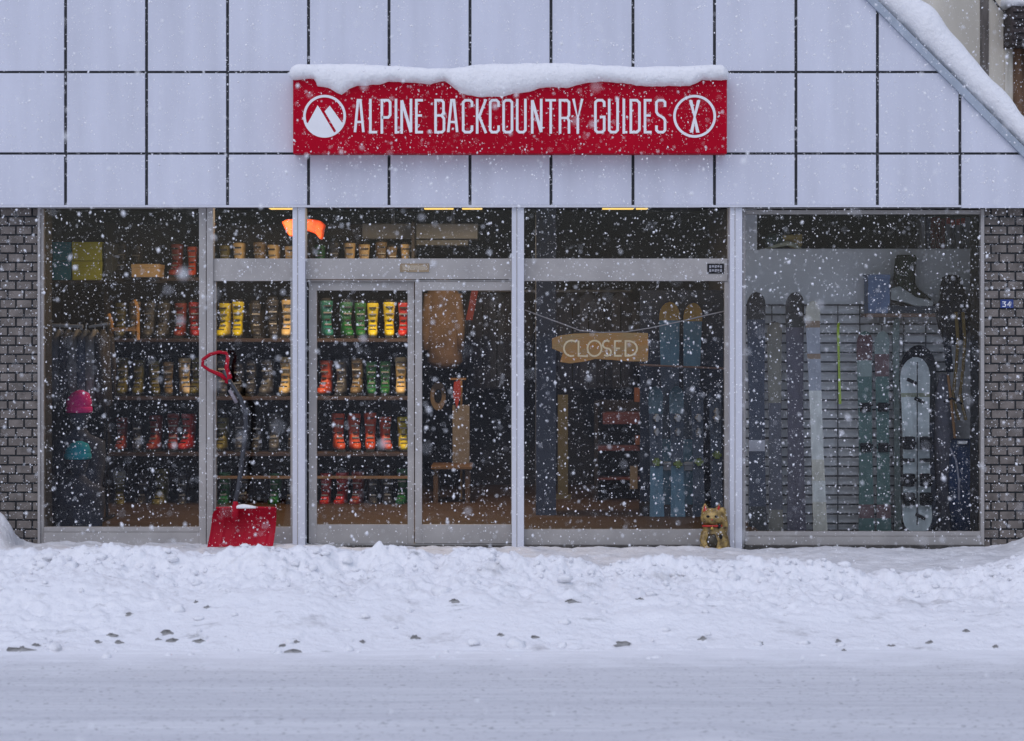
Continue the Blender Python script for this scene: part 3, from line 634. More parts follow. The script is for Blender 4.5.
def boot(colour, px, row, h=1.0):
    if colour not in protos:
        t = thing('ski_boot', (0, 0, 0), '', 'ski boot')
        m = mat(colour + ' boot plastic', pal[colour], .35, var=.15, scale=14); m2 = mat(colour + ' boot cuff', tuple(c * .8 + .02 for c in pal[colour]), .35, var=.15)
        MB().ring_z([(.026, 0, -.03, .040, .138), (.045, 0, -.03, .043, .138), (.072, 0, -.022, .044, .128), (.088, 0, .0, .042, .10), (.12, 0, .02, .041, .08), (.15, 0, .03, .040, .072), (.185, 0, .04, .040, .066)], 16, e=.55).build('shell', m, t, smooth=True)
        MB().ring_z([(.150, 0, .035, .046, .074), (.19, 0, .04, .045, .073), (.25, 0, .035, .050, .072), (.315, 0, .02, .056, .072), (.33, 0, .015, .052, .066)], 16, e=.6).build('cuff', m2, t, smooth=True)
        MB().box(-.036, .036, -.170, .105, 0, .025).build('sole', mat('boot sole', (.03, .03, .03), .7), t, bevel=.004)
        MB().ring_z([(.30, 0, .025, .040, .055), (.345, 0, .018, .043, .058), (.355, 0, .018, .038, .05)], 12).build('liner', mat('dark boot liner', (.03, .03, .035), .8), t, smooth=True)
        for z, y, w in ((.082, -.112, .03), (.122, -.066, .03), (.165, -.045, .022), (.225, -.042, .036), (.285, -.052, .034)):
            MB().box(-w, w, y - .014, y + .012, z - .007, z + .007).build('buckle', mat('boot buckle', (.07, .065, .065), .4, metal=.3) if z not in (.225, .122) else mat('boot clasp', (.35, .33, .3), .35, metal=.5), t, bevel=.002)
        protos[colour] = [t, False]
    pr = protos[colour]
    if not pr[1]: t = pr[0]; pr[1] = True
    else: t = copy_tree(pr[0])
    t.location = (X(px, YSH), YSH + .17 + R.uniform(-.01, .02), Z(SHY[row], YSH) + .001)
    t.rotation_euler = (0, 0, R.uniform(-.28, .28)); h *= R.uniform(.88, 1.03); t.scale = (h, h, h)
    boots.append((t, colour, px, row))
boots = []
for row, l in enumerate([
    [('dark grey', 118), ('dark grey', 133), ('faded red', 173.5), ('orange red', 189.5), ('cream', 201), ('olive', 222), ('cream', 236), ('tan', 257), ('cream', 271), ('cream', 288), ('cream', 302), ('green', 318), ('dark grey', 332), ('cream', 348), ('cream', 363), ('tan', 380), ('tan', 391), ('cream', 405)],
    [('olive', 117), ('tan', 131), ('grey', 146), ('grey', 160), ('faded red', 177.5), ('red', 191.5), ('yellow', 222), ('yellow', 235.5), ('dark grey', 253), ('dark grey', 270), ('cream', 286), ('grey', 301), ('teal', 325), ('green', 345), ('green', 359), ('yellow', 371.5), ('yellow', 388), ('red', 403)],
    [('olive', 119), ('olive', 135), ('olive', 151), ('tan', 165), ('cream', 182), ('olive', 195), ('dark grey', 219), ('dark grey', 236), ('dark grey', 249), ('grey', 265), ('cream', 284), ('orange red', 324), ('grey', 340), ('tan', 356), ('green', 370), ('green', 384), ('cream', 400)],
    [('faded red', 118), ('dark grey', 134), ('faded red', 152), ('faded red', 170), ('red', 185), ('dark grey', 202), ('olive', 220), ('dark grey', 237), ('dark grey', 255), ('grey', 272), ('dark grey', 290), ('orange red', 337), ('orange red', 353), ('orange red', 369), ('orange red', 384.5), ('yellow', 402)],
    [('olive', 116), ('dark grey', 140), ('olive', 158), ('dark grey', 180), ('green', 222), ('dark grey', 243), ('green', 273), ('dark grey', 290), ('red', 324), ('red', 340), ('faded red', 356), ('dark grey', 371), ('dark grey', 386), ('green', 402)]]):
    for c, px in l: boot(c, px, row, 1.0 if row not in (0,) else .93)
rown = ['top', 'second', 'third', 'fourth', 'bottom']
cnt = defaultdict(list)
for bt in boots: cnt[(bt[3], 0 if bt[2] < 210 else (1 if bt[2] < 310 else 2))].append(bt)
for (row, bay), l in cnt.items():
    l.sort(key=lambda q_: q_[2])
    for j, (t, colour, px, r_) in enumerate(l):
        tag(t, '%s ski boot, %s from left on the %s shelf behind %s' % (colour, ORD[j], rown[row], ['the left window', 'the red shovel', 'the left sliding door'][bay]), group='ski boots standing on the wall shelves')
# shoe boxes
def sbox(x0, x1, y0, y1, m, lab, Y=YSH - .1, cat='cardboard box', nm='cardboard_box'):
    t = thing(nm, P((x0 + x1) / 2, y1, Y + .1), lab, cat, 'boxes on the shelf in the left window')
    a, c, z0, z1 = X(x0, Y), X(x1, Y), Z(y1, Y), Z(y0, Y)
    MB().box(a + .004, c - .004, Y + .004, Y + .3, z0, z0 + (z1 - z0) * .74).build('carton', m, t, bevel=.002)
    MB().box(a, c, Y, Y + .304, z0 + (z1 - z0) * .7, z1).build('lid', m, t, bevel=.002)
t = thing('wall_shelf', P(78, 282, YSH), 'dark shelf board carrying coloured boxes in the left window', 'shelf')
MB().box(X(46, YSH - .1), X(166, YSH - .1), YSH - .12, YSH + .3, Z(283, YSH - .1), Z(280.3, YSH - .1)).build('board', M['dark'], t)
for xx in (60, 100): MB().prism([(X(xx, 3) - .01, Z(283.2, 2.9)), (X(xx, 3) + .01, Z(283.2, 2.9)), (X(xx, 3) + .01, Z(292, 3)), (X(xx, 3) - .01, Z(292, 3))], YSH, YSH + .28).build('bracket', M['black'], t)
sbox(52, 71, 242, 260.7, M['teal'], 'teal box on top of the other teal box'); sbox(52, 71, 261.2, 280, M['teal'], 'teal box underneath the other teal box')
sbox(71.8, 102, 242, 260.7, M['lime'], 'yellow green box on top of its twin beside the teal boxes'); sbox(71.8, 102, 261.2, 280, M['lime'], 'yellow green box underneath its twin beside the teal boxes')
sbox(104, 113, 243, 280, mat('grey card', (.10, .11, .11)), 'narrow grey upright box beside the yellow green boxes')
sbox(131, 159, 264, 277, M['cream'], 'cream box between the grey boots and the red boots', Y=YSH - .25)
# clothes rail with jackets behind left window
YR = 1.5
t = thing('clothes_rail', P(80, 540, YR), 'pale metal clothes rail in the left window', 'clothes rail')
MB().tube([P(38, 324.5, YR), P(83, 326.5, YR)], .014, 8).tube([P(89, 327, YR), P(108, 323.5, YR)], .011, 8).build('rail', mat('pale rail metal', (.45, .46, .5), .4), t)
for xx in (47, 107):
    MB().tube([P(xx, 326, YR), (X(xx, YR), YR, .09)], .012, 8).build('upright', M['black'], t)
    MB().box(X(xx, YR) - .02, X(xx, YR) + .02, YR - .25, YR + .25, .08, .1).build('foot', M['black'], t)
cold = [(.03, .035, .06), (.12, .12, .13), (.05, .05, .06), (.16, .155, .16), (.07, .08, .11), (.2, .19, .19), (.035, .03, .03)]
nmc = ['navy', 'grey', 'black', 'pale grey', 'slate blue', 'light grey', 'dark brown']
for k in range(7):
    px = 51 + k * 8.8; t = thing('hanging_jacket', P(px, 328, YR), '%s jacket hanging on the rail, %s from left' % (nmc[k], ORD[k]), 'jacket', 'jackets hanging on the clothes rail')
    c = P(px, 328, YR); mm_ = mat(nmc[k] + ' cloth', cold[k], .9, var=.25, bump=.4, bscale=15)
    MB().ring_z([(c[2] - .01, c[0], c[1], .015, .06), (c[2] - .06, c[0], c[1], .035, .2), (c[2] - .3, c[0], c[1], .04, .22), (c[2] - .62, c[0] + .01, c[1], .045, .24)], 12).build('body', mm_, t, smooth=True)
    for s in (-1, 1): MB().tube([(c[0], c[1] + s * .19, c[2] - .07), (c[0] + .01, c[1] + s * .25, c[2] - .3), (c[0] + .015, c[1] + s * .26, c[2] - .58)], [.045, .045, .035], 8).build('sleeve', mm_, t, smooth=True)
    MB().tube([(c[0], c[1], c[2] - .01), (c[0], c[1], c[2] + .03), (c[0], c[1] + .02, c[2] + .04)], .003, 5).build('hanger_hook', M['steel'], t)
# two head forms with knitted hats
for px, ya, yb, colr, nm, Yh in ((79, 390, 412.5, (.75, .02, .22), 'pink', 1.05), (78, 441, 459, (.01, .30, .38), 'teal', .85)):
    t = thing('knitted_hat', P(px, yb, Yh), 'bright %s knitted hat on a dark head form in the left window' % nm, 'hat', 'knitted hats in the left window')
    c = P(px, yb, Yh); hgt = (yb - ya) * (16 + Yh) / F; w = 13 * (16 + Yh) / F
    cm = mat(nm + ' wool', colr, .9, var=.15, bump=.6, bscale=90)
    MB().ring_z([(c[2] + .025, c[0], c[1], w * .98, w * .95), (c[2] + hgt * .55, c[0], c[1], w * .97, w * .93), (c[2] + hgt * .85, c[0] + .01, c[1], w * .68, w * .68), (c[2] + hgt, c[0] + .01, c[1], w * .2, w * .2)], 20).build('crown', cm, t, smooth=True)
    MB().ring_z([(c[2], c[0], c[1], w * 1.0, w * .98), (c[2] + .012, c[0], c[1], w * 1.04, w * 1.02), (c[2] + .036, c[0], c[1], w * 1.04, w * 1.02), (c[2] + .046, c[0], c[1], w * .98, w * .96)], 20).build('brim', cm, t, smooth=True)
    hs = thing('head_form', (c[0], c[1], .08), 'dark mannequin head and shoulders wearing the %s hat' % nm, 'mannequin', 'mannequins in the left window')
    dk = mat('dark navy mannequin cloth', (.03, .035, .055), .85, var=.4)
    MB().ring_z([(c[2] - .13, c[0], c[1], .045, .05), (c[2] - .06, c[0], c[1], .075, .085), (c[2] + .02, c[0], c[1], .088, .09), (c[2] + .04, c[0], c[1], .07, .07)], 16).build('head', dk, hs, smooth=True)
    MB().ring_z([(.09, c[0], c[1], .18, .14), (c[2] - .7, c[0], c[1], .16, .12), (c[2] - .35, c[0], c[1], .21, .13), (c[2] - .22, c[0], c[1], .20, .11), (c[2] - .17, c[0], c[1], .09, .07), (c[2] - .12, c[0], c[1], .05, .05)], 18).build('torso', dk, hs, smooth=True)
# wooden goggle stand shapes by the rail (pale curved pieces)
t = thing('wooden_rack', P(122, 332, 2.4), 'small honey wooden rack among the boots in the left window', 'rack')
MB().box(X(112, 2.4), X(137, 2.4), 2.38, 2.5, Z(331, 2.4), Z(327.5, 2.4)).build('shelf', M['wood'], t)
for xx, y0 in ((108, 314), (134, 300)): MB().tube([P(xx, y0, 2.44), P(xx + 3, y0 + 8, 2.44), P(xx + 3.5, 340, 2.44)], .02, 8).build('arm', M['wood'], t)
# ------------------------------------------------------------------ shop middle: hanging coats, mirror, table
t = thing('hanging_coat', P(443, 292, 3.6), 'long brown coat hanging behind the right sliding door', 'coat')
br = mat('brown cloth', (.20, .13, .09), .9, var=.25, bump=.4, bscale=8)
c = P(443, 292, 3.6)
MB().ring_z([(c[2] + .12, c[0], c[1], .05, .05), (c[2], c[0], c[1], .14, .07), (c[2] - .3, c[0], c[1], .15, .09), (c[2] - .62, c[0] + .02, c[1], .16, .1), (c[2] - .68, c[0] + .02, c[1], .10, .07)], 16).build('body', br, t, smooth=True)
for s in (-1, 1): MB().tube([(c[0] + s * .12, c[1], c[2] - .02), (c[0] + s * .15, c[1] - .02, c[2] - .3), (c[0] + s * .15, c[1] - .03, c[2] - .52)], [.05, .05, .04], 8).build('sleeve', br, t, smooth=True)
t = thing('red_scarf', P(473, 292, 3.7), 'dull red scarf hanging beside the brown coat', 'scarf')
MB().loft([[(P(a, y, 3.7)[0] + dx, 3.7 + dy2, P(a, y, 3.7)[2]) for dx, dy2 in ((-.03, -.012), (.03, -.012), (.03, .012), (-.03, .012))] for a, y in ((476, 285), (474, 295), (472, 306), (469, 320))]).build('cloth', mat('dull red cloth', (.25, .05, .05), .9), t)
t = thing('round_mirror', P(438, 411, 3.8), 'small oval wooden framed mirror behind the right sliding door', 'mirror')
c = P(438, 396, 3.8)
b = MB(); b.prism([(c[0] + .07 * math.cos(a), c[2] + .13 * math.sin(a)) for a in [2 * math.pi * k / 28 for k in range(28)]], 3.8, 3.83); b.build('frame', mat('tan wood', (.28, .19, .11), .6), t)
b = MB(); b.prism([(c[0] + .035 * math.cos(a), c[2] + .06 * math.sin(a)) for a in [2 * math.pi * k / 28 for k in range(28)]], 3.79, 3.802); b.build('glass', M['black'], t)
t = thing('tall_wooden_stand', P(461, 520, 3.5), 'tall pale wooden stand with a red pennant behind the right sliding door', 'stand')
c = P(461, 405, 3.5)
MB().box(c[0] - .075, c[0] + .075, 3.5, 3.54, Z(470, 3.5), Z(405, 3.5)).build('panel', mat('pale beige board', (.26, .21, .16), .7), t)
MB().box(c[0] - .01, c[0] + .01, 3.55, 3.57, .08, Z(378, 3.5)).box(X(450, 3.5), X(466, 3.5), 3.54, 3.57, Z(380, 3.5), Z(378, 3.5)).build('frame', M['wood'], t)
MB().prism([(X(454, 3.48), Z(382, 3.48)), (X(460, 3.48), Z(380, 3.48)), (X(461, 3.48), Z(394, 3.48)), (X(457, 3.48), Z(408, 3.48)), (X(453, 3.48), Z(396, 3.48))], 3.46, 3.49).build('pennant', mat('pennant red', (.45, .05, .04), .8), t)
def table(px0, px1, py, Y, lab):
    t = thing('wooden_table', (X((px0 + px1) / 2, Y), Y + .25, .08), lab, 'table')
    x0, x1, z = X(px0, Y), X(px1, Y), Z(py, Y)
    MB().box(x0, x1, Y, Y + .5, z - .03, z).build('table_top', mat('aged table wood', (.17, .09, .035), .6), t, bevel=.004)
    for xx in (x0 + .04, x1 - .04):
        for y in (Y + .05, Y + .45): MB().box(xx - .02, xx + .02, y - .02, y + .02, .08, z - .031).build('leg', mat('aged table leg', (.09, .05, .025), .6), t)
table(431, 472, 466, 3.1, 'small honey wooden table behind the right sliding door')
# wall-mounted air conditioner across the top
t = thing('air_conditioner', P(420, 245, 3.4), 'long pale grey air conditioner hung below the ceiling above the boots', 'air conditioner')
gr = mat('pale grey casing', (.27, .28, .29), .5, var=.06)
MB().box(X(362, 3.4), X(478, 3.4), 3.4, 3.7, Z(239, 3.4), Z(223.5, 3.4)).build('casing', gr, t, bevel=.01)
MB().box(X(366, 3.4), X(468, 3.4), 3.42, 3.68, Z(245, 3.4), Z(240, 3.4)).build('louvre', mat('mid grey casing', (.16, .165, .17), .5), t)
for xx in (393, 453): MB().box(X(xx, 3.5) - .015, X(xx, 3.5) + .015, 3.5, 3.53, Z(223, 3.5), 2.74).build('hanger', gr, t)
# ceiling lights
warm = mat('lit warm tube', (1.0, .66, .18), .5, emit=.8, var=0)
def clight(px0, px1, py, Y, lab, power, vis=True):
    t = thing('ceiling_light', P((px0 + px1) / 2, py, Y), lab, 'ceiling light', 'warm ceiling lights')
    x0, x1, z = X(px0, Y), X(px1, Y), Z(py, Y)
    MB().box(x0 - .02, x1 + .02, Y - .02, Y + .18, z + .022, 2.739).build('housing', gr, t)
    MB().box(x0, x1, Y, Y + .16, z, z + .02).build('diffuser', warm, t)
    l = bpy.data.lights.new('lamp_light', 'AREA'); l.shape = 'RECTANGLE'; l.size = max(.2, x1 - x0); l.size_y = .16; l.energy = power; l.color = (1, .72, .42)
    lo = bpy.data.objects.new('lamp_light', l); C.objects.link(lo); lo.parent = t; lo.location = (0, .08, -.012)
clight(269, 291, 208.6, 1.9, 'lit ceiling light above the cream boots by the orange glowing shape', 15)
clight(424, 453, 208.6, 2.0, 'lit ceiling light above the sliding doors, longer of the pair', 16)
clight(462, 482, 208.6, 2.2, 'lit ceiling light above the sliding doors, shorter of the pair', 4)
clight(603, 634, 208.6, 2.0, 'lit ceiling light above the CLOSED sign, longer of the pair', 2.5)
clight(637, 648, 208.6, 2.2, 'lit ceiling light above the CLOSED sign, shorter of the pair', .8)
clight(150, 172, 206.5, 1.9, 'added unseen ceiling light above the left window, behind the fascia', 1.3)  # added lamp out of sight, brightens the boots behind the left window
# orange glow of unknown source, added as a self-lit hanging shape
t = thing('orange_glow', P(304, 243, 2.4), 'added glowing orange shape hanging behind the white post above the boots', 'glowing shape')
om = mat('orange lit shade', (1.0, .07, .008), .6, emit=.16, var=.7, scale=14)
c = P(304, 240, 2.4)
def glow_shape(pts):
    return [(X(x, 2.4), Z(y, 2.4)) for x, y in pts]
MB().prism(glow_shape([(282, 222), (288, 219.5), (300, 219), (313, 219.5), (321, 221), (325, 225), (323.5, 230), (322.5, 238), (321, 240), (316, 234), (308, 231), (300, 232), (292, 237), (289.5, 236), (286, 230), (284, 226)]), 2.35, 2.5).build('glow_shape', om, t, bevel=.02)
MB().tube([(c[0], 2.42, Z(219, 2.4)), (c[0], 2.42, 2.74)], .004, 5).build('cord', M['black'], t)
# ------------------------------------------------------------------ skis
def outline_ski(w, L, waist=.82, tip=.12, tail='flat'):
    pts = []; n = 22
    for k in range(n + 1):
        t = k / n; z = t * L
        ww = w / 2 * (1 - (1 - waist) * math.sin(math.pi * min(1, t / .92)))
        dt = (L - z) / tip
        if dt < w / tip * .9: ww *= math.sqrt(max(0.02, 1 - (1 - dt / (w / tip * .9)) ** 2))
        if tail == 'round' and z < w * .5: ww *= math.sqrt(max(0.05, 1 - (1 - z / (w * .5)) ** 2))
        pts.append((ww, z))
    return pts
def ski_mesh(mb, base, w, L, lean_x=0, lean_y=.12, bands=((1, 0),), tail='flat', turn=.06, th=.012, waist=.84):
    """base (x,y,z) of tail; bands: list of (t_max, material index)"""
    nz = 44; rings = []; mi = []
    for k in range(nz + 1):
        t = k / nz
        if k > nz - 8: t = 1 - (1 - t) ** 1.6 * (8 / nz) ** (-.6)
        z = t * L
        ww = w / 2 * (1 - (1 - waist) * math.sin(math.pi * min(1, t / .94)))
        q = (L - z) / (w * .75)
        if q < 1: ww *= math.sqrt(max(.004, 1 - (1 - q) ** 2))
        if tail == 'round':
            q = z / (w * .6)
            if q < 1: ww *= math.sqrt(max(.01, 1 - (1 - q) ** 2))
        cy = base[1] + lean_y * t - turn * max(0, (t - .86) / .14) ** 2
        cx = base[0] + lean_x * t
        rings.append([(cx - ww, cy - th / 2, base[2] + z), (cx + ww, cy - th / 2, base[2] + z), (cx + ww, cy + th / 2, base[2] + z), (cx - ww, cy + th / 2, base[2] + z)])
    for k in range(nz):
        t = (k + .5) / nz; m_ = next(i for tm, i in bands if t <= tm + 1e-6)
        a, c = rings[k], rings[k + 1]
        mb.add(a + c, [(0, 1, 5, 4), (1, 2, 6, 5), (2, 3, 7, 6), (3, 0, 4, 7)] + ([(0, 3, 2, 1)] if k == 0 else []) + ([(4, 5, 6, 7)] if k == nz - 1 else []), m_)
def colm(n, c, r=.35): return mat(n, c, r, var=.18, scale=10, stretch=(2, 1, .6))
def ski(px, ytop, ybot, wpx, Y, mats, bands, label, cat='ski', grp='skis leaning in the right window', lean_px=0, bind=None, name='ski', tail='flat', waist=.84, lean=.12, bmat=None, toe=None):
    zb = Z(ybot, Y); L = Z(ytop, Y + lean) - zb; x = X(px, Y)
    t = thing(name, (x, Y, zb), label, cat, grp)
    b = MB(); w = wpx * (16 + Y) / F
    ski_mesh(b, (x, Y, zb), w, L, lean_px * (16 + Y) / F, lean, bands, tail, waist=waist)
    b.build('topsheet' if cat != 'snowboard' else 'deck', mats, t, smooth=False)
    if bind:
        for tb in bind:
            z = zb + L * tb; y = Y + lean * tb - .006; xx = x + lean_px * (16 + Y) / F * tb
            bb = MB(); bb.box(xx - w * .33, xx + w * .33, y - .035, y - .001, z - .035, z + .035); bb.box(xx - w * .42, xx + w * .42, y - .06, y - .034, z + .01, z + .028)
            bb.build('binding', bmat or M['black'], t, bevel=.005)
    return t
plat = thing('display_platform', (2.6, .7, .08), 'low grey display platform inside the right window', 'platform')
MB().box(X(748, .5), X(990, .5) , .40, 1.28, .0, .02).build('deck', mat('platform grey', (.12, .12, .125), .7), plat)
# partition with slot
pa = thing('partition_wall', (X(860, 1.3), 1.3, .08), 'pale grey partition behind the skis in the right window with a dark slot on top', 'partition')
YP = 1.32
MB().box(X(744, YP), X(985, YP), YP, YP + .08, .0, Z(250, YP)).build('panel', M['partition'], pa)
MB().box(X(744, YP), X(757, YP), YP, YP + .08, Z(249.9, YP), Z(195, YP)).build('end_strip', M['partition'], pa)
MB().box(X(760, YP) + .0, X(984, YP), YP + .01, YP + .7, Z(249.9, YP) - .03, Z(250, YP) + .01).build('ledge', M['partition'], pa)
MB().box(X(744, YP), X(757, YP), YP + .09, 4.4, .08, 2.73).build('return_wall', mat('return wall paint', (.10, .10, .12), .8), pa)
# wire grid
gd = thing('wire_grid', (X(850, 1.25), 1.25, .3), 'black wire display grid fixed to the pale partition', 'wire grid')
b = MB(); YG = 1.27
y = 305
while y < 530: b.box(X(746, YG), X(948, YG), YG, YG + .012, Z(y + .85, YG), Z(y - .85, YG)); y += 9.5
b.build('horizontal_wires', mat('grid black', (.03, .035, .045), .5), gd)
b = MB()
for x_ in range(750, 950, 22): b.box(X(x_ - .5, YG), X(x_ + .5, YG), YG + .007, YG + .013, Z(531, YG), Z(304, YG))
b.build('vertical_wires', mat('grid black', (.03, .035, .045)), gd)
g1 = 'skis leaning in the right window'
navy, blk, greyb, beige, cream2, pgrey = colm('navy ski', (.03, .038, .07)), colm('black ski', (.012, .012, .016)), colm('grey ski', (.075, .075, .10)), colm('beige ski', (.20, .185, .15)), colm('pale ski', (.66, .68, .66)), colm('purple grey ski', (.075, .065, .095))
ski(757.5, 292, 534, 19, .85, [navy, blk, mat('small white print', (.5, .5, .55))], ((.12, 1), (.34, 0), (.38, 2), (.86, 0), (1, 1)), 'dark navy ski with black tip, first from left in right window')
ski(776, 321, 534, 15, .9, [greyb, beige, blk], ((.12, 1), (.62, 0), (.97, 1), (1, 2)), 'shorter ski with beige upper half between two dark skis')
ski(796.5, 292, 534, 19, .85, [pgrey, blk], ((.83, 0), (1, 1)), 'purple grey ski with a black tip beside the pale ski')
ski(820.5, 301, 534, 14.5, .75, [cream2, beige, colm('light blue grey ski', (.34, .36, .42)), mat('tan band', (.28, .2, .14)), colm('warm pale ski', (.58, .56, .48))], ((.14, 4), (.22, 0), (.32, 4), (.62, 0), (.75, 2), (.77, 3), (.86, 2), (.885, 3), (1, 4)), 'pale cream and grey ski tilting left, brightest in right window', lean_px=-6.5)
ski(840, 322, 404, 2.6, .95, [colm('lime plastic', (.35, .5, .03))], ((1, 0),), 'thin lime green stick in front of wire grid', cat='stick', name='lime_stick', grp=None)
grn, drd = colm('sea green ski', (.05, .115, .105)), colm('dark red ski', (.11, .05, .055))
pgr = colm('pale grey green ski', (.22, .28, .27))
ski(866.5, 331, 532, 16, .95, [grn, drd, pgr], ((.07, 0), (.13, 1), (.77, 0), (.85, 2), (.95, 1), (1, 0)), 'sea green ski with dark red tip, left one of the green pair', bind=(.42, .62))
ski(884, 331, 532, 15, .95, [grn, drd, pgr], ((.07, 0), (.13, 1), (.78, 0), (.86, 1), (1, 2)), 'sea green ski with pale tip, right one of the green pair', bind=(.42, .62))
ski(898, 318, 530, 7, 1.1, [pgr, greyb], ((1, 0),), 'narrow grey ski between green pair and the snowboards')
ski(920.5, 345, 534, 38, 1.05, [navy, blk], ((.6, 0), (1, 1)), 'dark snowboard standing behind the pale split snowboard', cat='snowboard', name='snowboard', grp='snowboards in the right window', tail='round', waist=.86)
t = ski(917.5, 357, 534, 31, .8, [colm('ice grey board', (.50, .56, .58)), colm('board stripe', (.24, .26, .18))], ((.78, 0), (.79, 1), (1, 0)), 'pale ice grey split snowboard with black bindings standing upright', cat='snowboard', name='snowboard', grp='snowboards in the right window', tail='round', waist=.86)
for yb in (443, 480, 499):
    for xx in (909, 926):
        b = MB(); c = P(xx, yb, .76); b.ring_z([(c[2] + a, c[0], c[1], r, .028) for a, r in ((-.05, .03), (-.045, .048), (.045, .05), (.05, .03))], 12)
        b.box(c[0] - .05, c[0] + .05, c[1] - .045, c[1] - .01, c[2] - .012, c[2] + .012); b.build('binding', M['black'], t, bevel=.004)
for xx in (907.5, 927): MB().box(X(xx - 7, .78), X(xx + 7, .78), .77, .80, Z(462, .78), Z(458.5, .78)).build('clip', M['black'], t)
for xx, yb in ((911, 381), (918.5, 400), (919.5, 516)):
    c = P(xx, yb, .80); MB().tube([(c[0] - .03, c[1], c[2] + .015), (c[0], c[1] - .01, c[2]), (c[0] + .04, c[1], c[2] - .02)], .014, 8).build('hook', M['black'], t)
MB().box(X(917.1, .78), X(918, .78), .785, .80, Z(525, .78), Z(362, .78)).build('split_line', M['joint'], t)
# shelf with box, boot, backpack
sf = thing('display_shelf', P(913, 315, 1.1), 'thin brown shelf fixed to the wire grid above the snowboards', 'shelf')
MB().box(X(866, 1.0), X(962, 1.0), 1.0, 1.26, Z(317, 1.0), Z(313.5, 1.0)).build('board', mat('shelf brown', (.2, .13, .10)), sf)
for xx in (880, 950): MB().box(X(xx, 1.2), X(xx + 1.5, 1.2), 1.02, 1.26, Z(324, 1.1), Z(317.4, 1.0)).build('bracket', M['steel'], sf)
t = thing('blue_carton', P(879, 313.3, 1.05), 'pale blue box at the end of the display shelf', 'box')
MB().box(X(868, 1.03), X(890, 1.03), 1.03, 1.22, Z(313.4, 1.0), Z(279, 1.03)).build('carton', mat('pale blue card', (.16, .22, .36), .7, var=.2), t, bevel=.003)
MB().box(X(867.5, 1.02), X(890.5, 1.02), 1.02, 1.23, Z(279, 1.03), Z(274.5, 1.03)).build('lid', mat('pale blue card', (.16, .22, .36)), t, bevel=.003)
t = thing('snowboard_boot', P(905, 313, 1.1), 'black boot with thick pale sole tilted on the display shelf', 'boot')
a_ = lambda px, py, r: (P(px, py, 1.1), r)
b = MB(); pts = [a_(906, 255, .07), a_(906, 258, .085), a_(905, 268, .085), (P(904, 278, 1.1), .088), (P(907, 288, 1.1), .075), (P(915, 295, 1.09), .055), (P(925, 300, 1.08), .04), (P(931, 303, 1.08), .02)]
b.tube([p for p, r in pts], [r for p, r in pts], 14); b.build('upper', mat('black green fabric', (.02, .03, .02), .8, var=.7, scale=30, bump=.5, bscale=40), t, smooth=True)
b = MB().prism([(X(x, 1.02), Z(y, 1.02)) for x, y in ((891, 288), (900, 286), (916, 297), (934, 301), (933, 307), (915, 306), (903, 302), (891, 300))], 1.02, 1.14); b.build('sole', mat('pale rubber', (.34, .36, .36), .6, var=.1), t, bevel=.008)
MB().box(X(888, 1.03), X(936, 1.03), 1.02, 1.18, Z(313.3, 1.0), Z(306, 1.03)).build('display_block', mat('dark slate block', (.04, .05, .07)), t)
t = thing('black_backpack', P(955, 345, 1.0), 'black backpack with yellow straps hanging beside the display shelf', 'backpack')
blkf = mat('black pack fabric', (.01, .013, .022), .85, var=.5, scale=20, bump=.6, bscale=25)
c = P(954, 313, 1.0)
MB().ring_z([(Z(345, 1), c[0] - .01, 1.0, .06, .06), (Z(330, 1), c[0], 1.0, .12, .10), (Z(312, 1), c[0], 1.0, .15, .11), (Z(298, 1), c[0], 1.0, .11, .09), (Z(286, 1), c[0] - .02, 1.0, .09, .08), (Z(277, 1), c[0] - .02, 1.0, .07, .06), (Z(275, 1), c[0] - .02, 1.0, .03, .03)], 14).build('body', blkf, t, smooth=True)
ym = mat('yellow strap', (.22, .15, .04), .7)
for dx in (-1, 6): MB().tube([P(957 + dx, 312, .88), P(959 + dx, 340, .9), P(957 + dx, 370, .93), P(954 + dx, 395, .95), P(960 + dx, 420, .95)], .013, 6).build('strap', ym, t)
MB().tube([P(945, 318, .92), P(947, 345, .9), P(950, 372, .92)], .03, 8).build('side_pocket', blkf, t, smooth=True)
t = thing('blue_bag', P(967, 530, .9), 'deep blue duffel bag standing upright in the right window corner', 'bag')
MB().ring_z([(.021, X(968, .9), .9, .13, .11), (.4, X(967, .9), .9, .15, .12), (.75, X(966, .9), .9, .12, .11), (Z(447, .9), X(964, .9), .9, .09, .08), (Z(440, .9), X(963, .9), .9, .05, .05)], 14).build('body', mat('deep blue fabric', (.012, .035, .10), .8, var=.4, bump=.6, bscale=12), t, smooth=True)
MB().tube([P(950, 448, .76), P(956, 460, .75), P(959, 480, .74), P(959, 500, .74)], .008, 6).build('piping', mat('pale piping', (.35, .36, .45)), t)
MB().box(X(958, .77), X(967, .77), .77, .80, Z(444, .77), Z(441, .77)).build('tag', M['white'], t)
t = thing('grey_snow_pole_bag', P(947, 530, 1.0), 'slim grey ski bag standing between the snowboard and blue bag', 'ski bag')
MB().ring_z([(.021, X(948, 1), 1.05, .07, .05), (.7, X(946, 1), 1.05, .08, .06), (1.1, X(945, 1), 1.05, .07, .05), (1.25, X(945, 1), 1.05, .03, .03)], 12).build('body', mat('slim bag grey', (.11, .11, .14), .8, var=.3), t, smooth=True)
t.name = 'ski_bag'
# backpack small orange stick
t = thing('orange_ski_pole', P(951, 440, .85), 'short orange brown ice axe hanging below the black backpack', 'ice axe'); t.name = 'ice_axe'
MB().tube([P(948, 375, .85), P(951, 400, .85), P(955, 438, .85)], .011, 8).build('shaft', mat('orange brown paint', (.30, .15, .05)), t)
MB().tube([P(944, 402, .84), P(952, 398, .84), P(962, 404, .84)], .009, 6).build('head', M['black'], t)
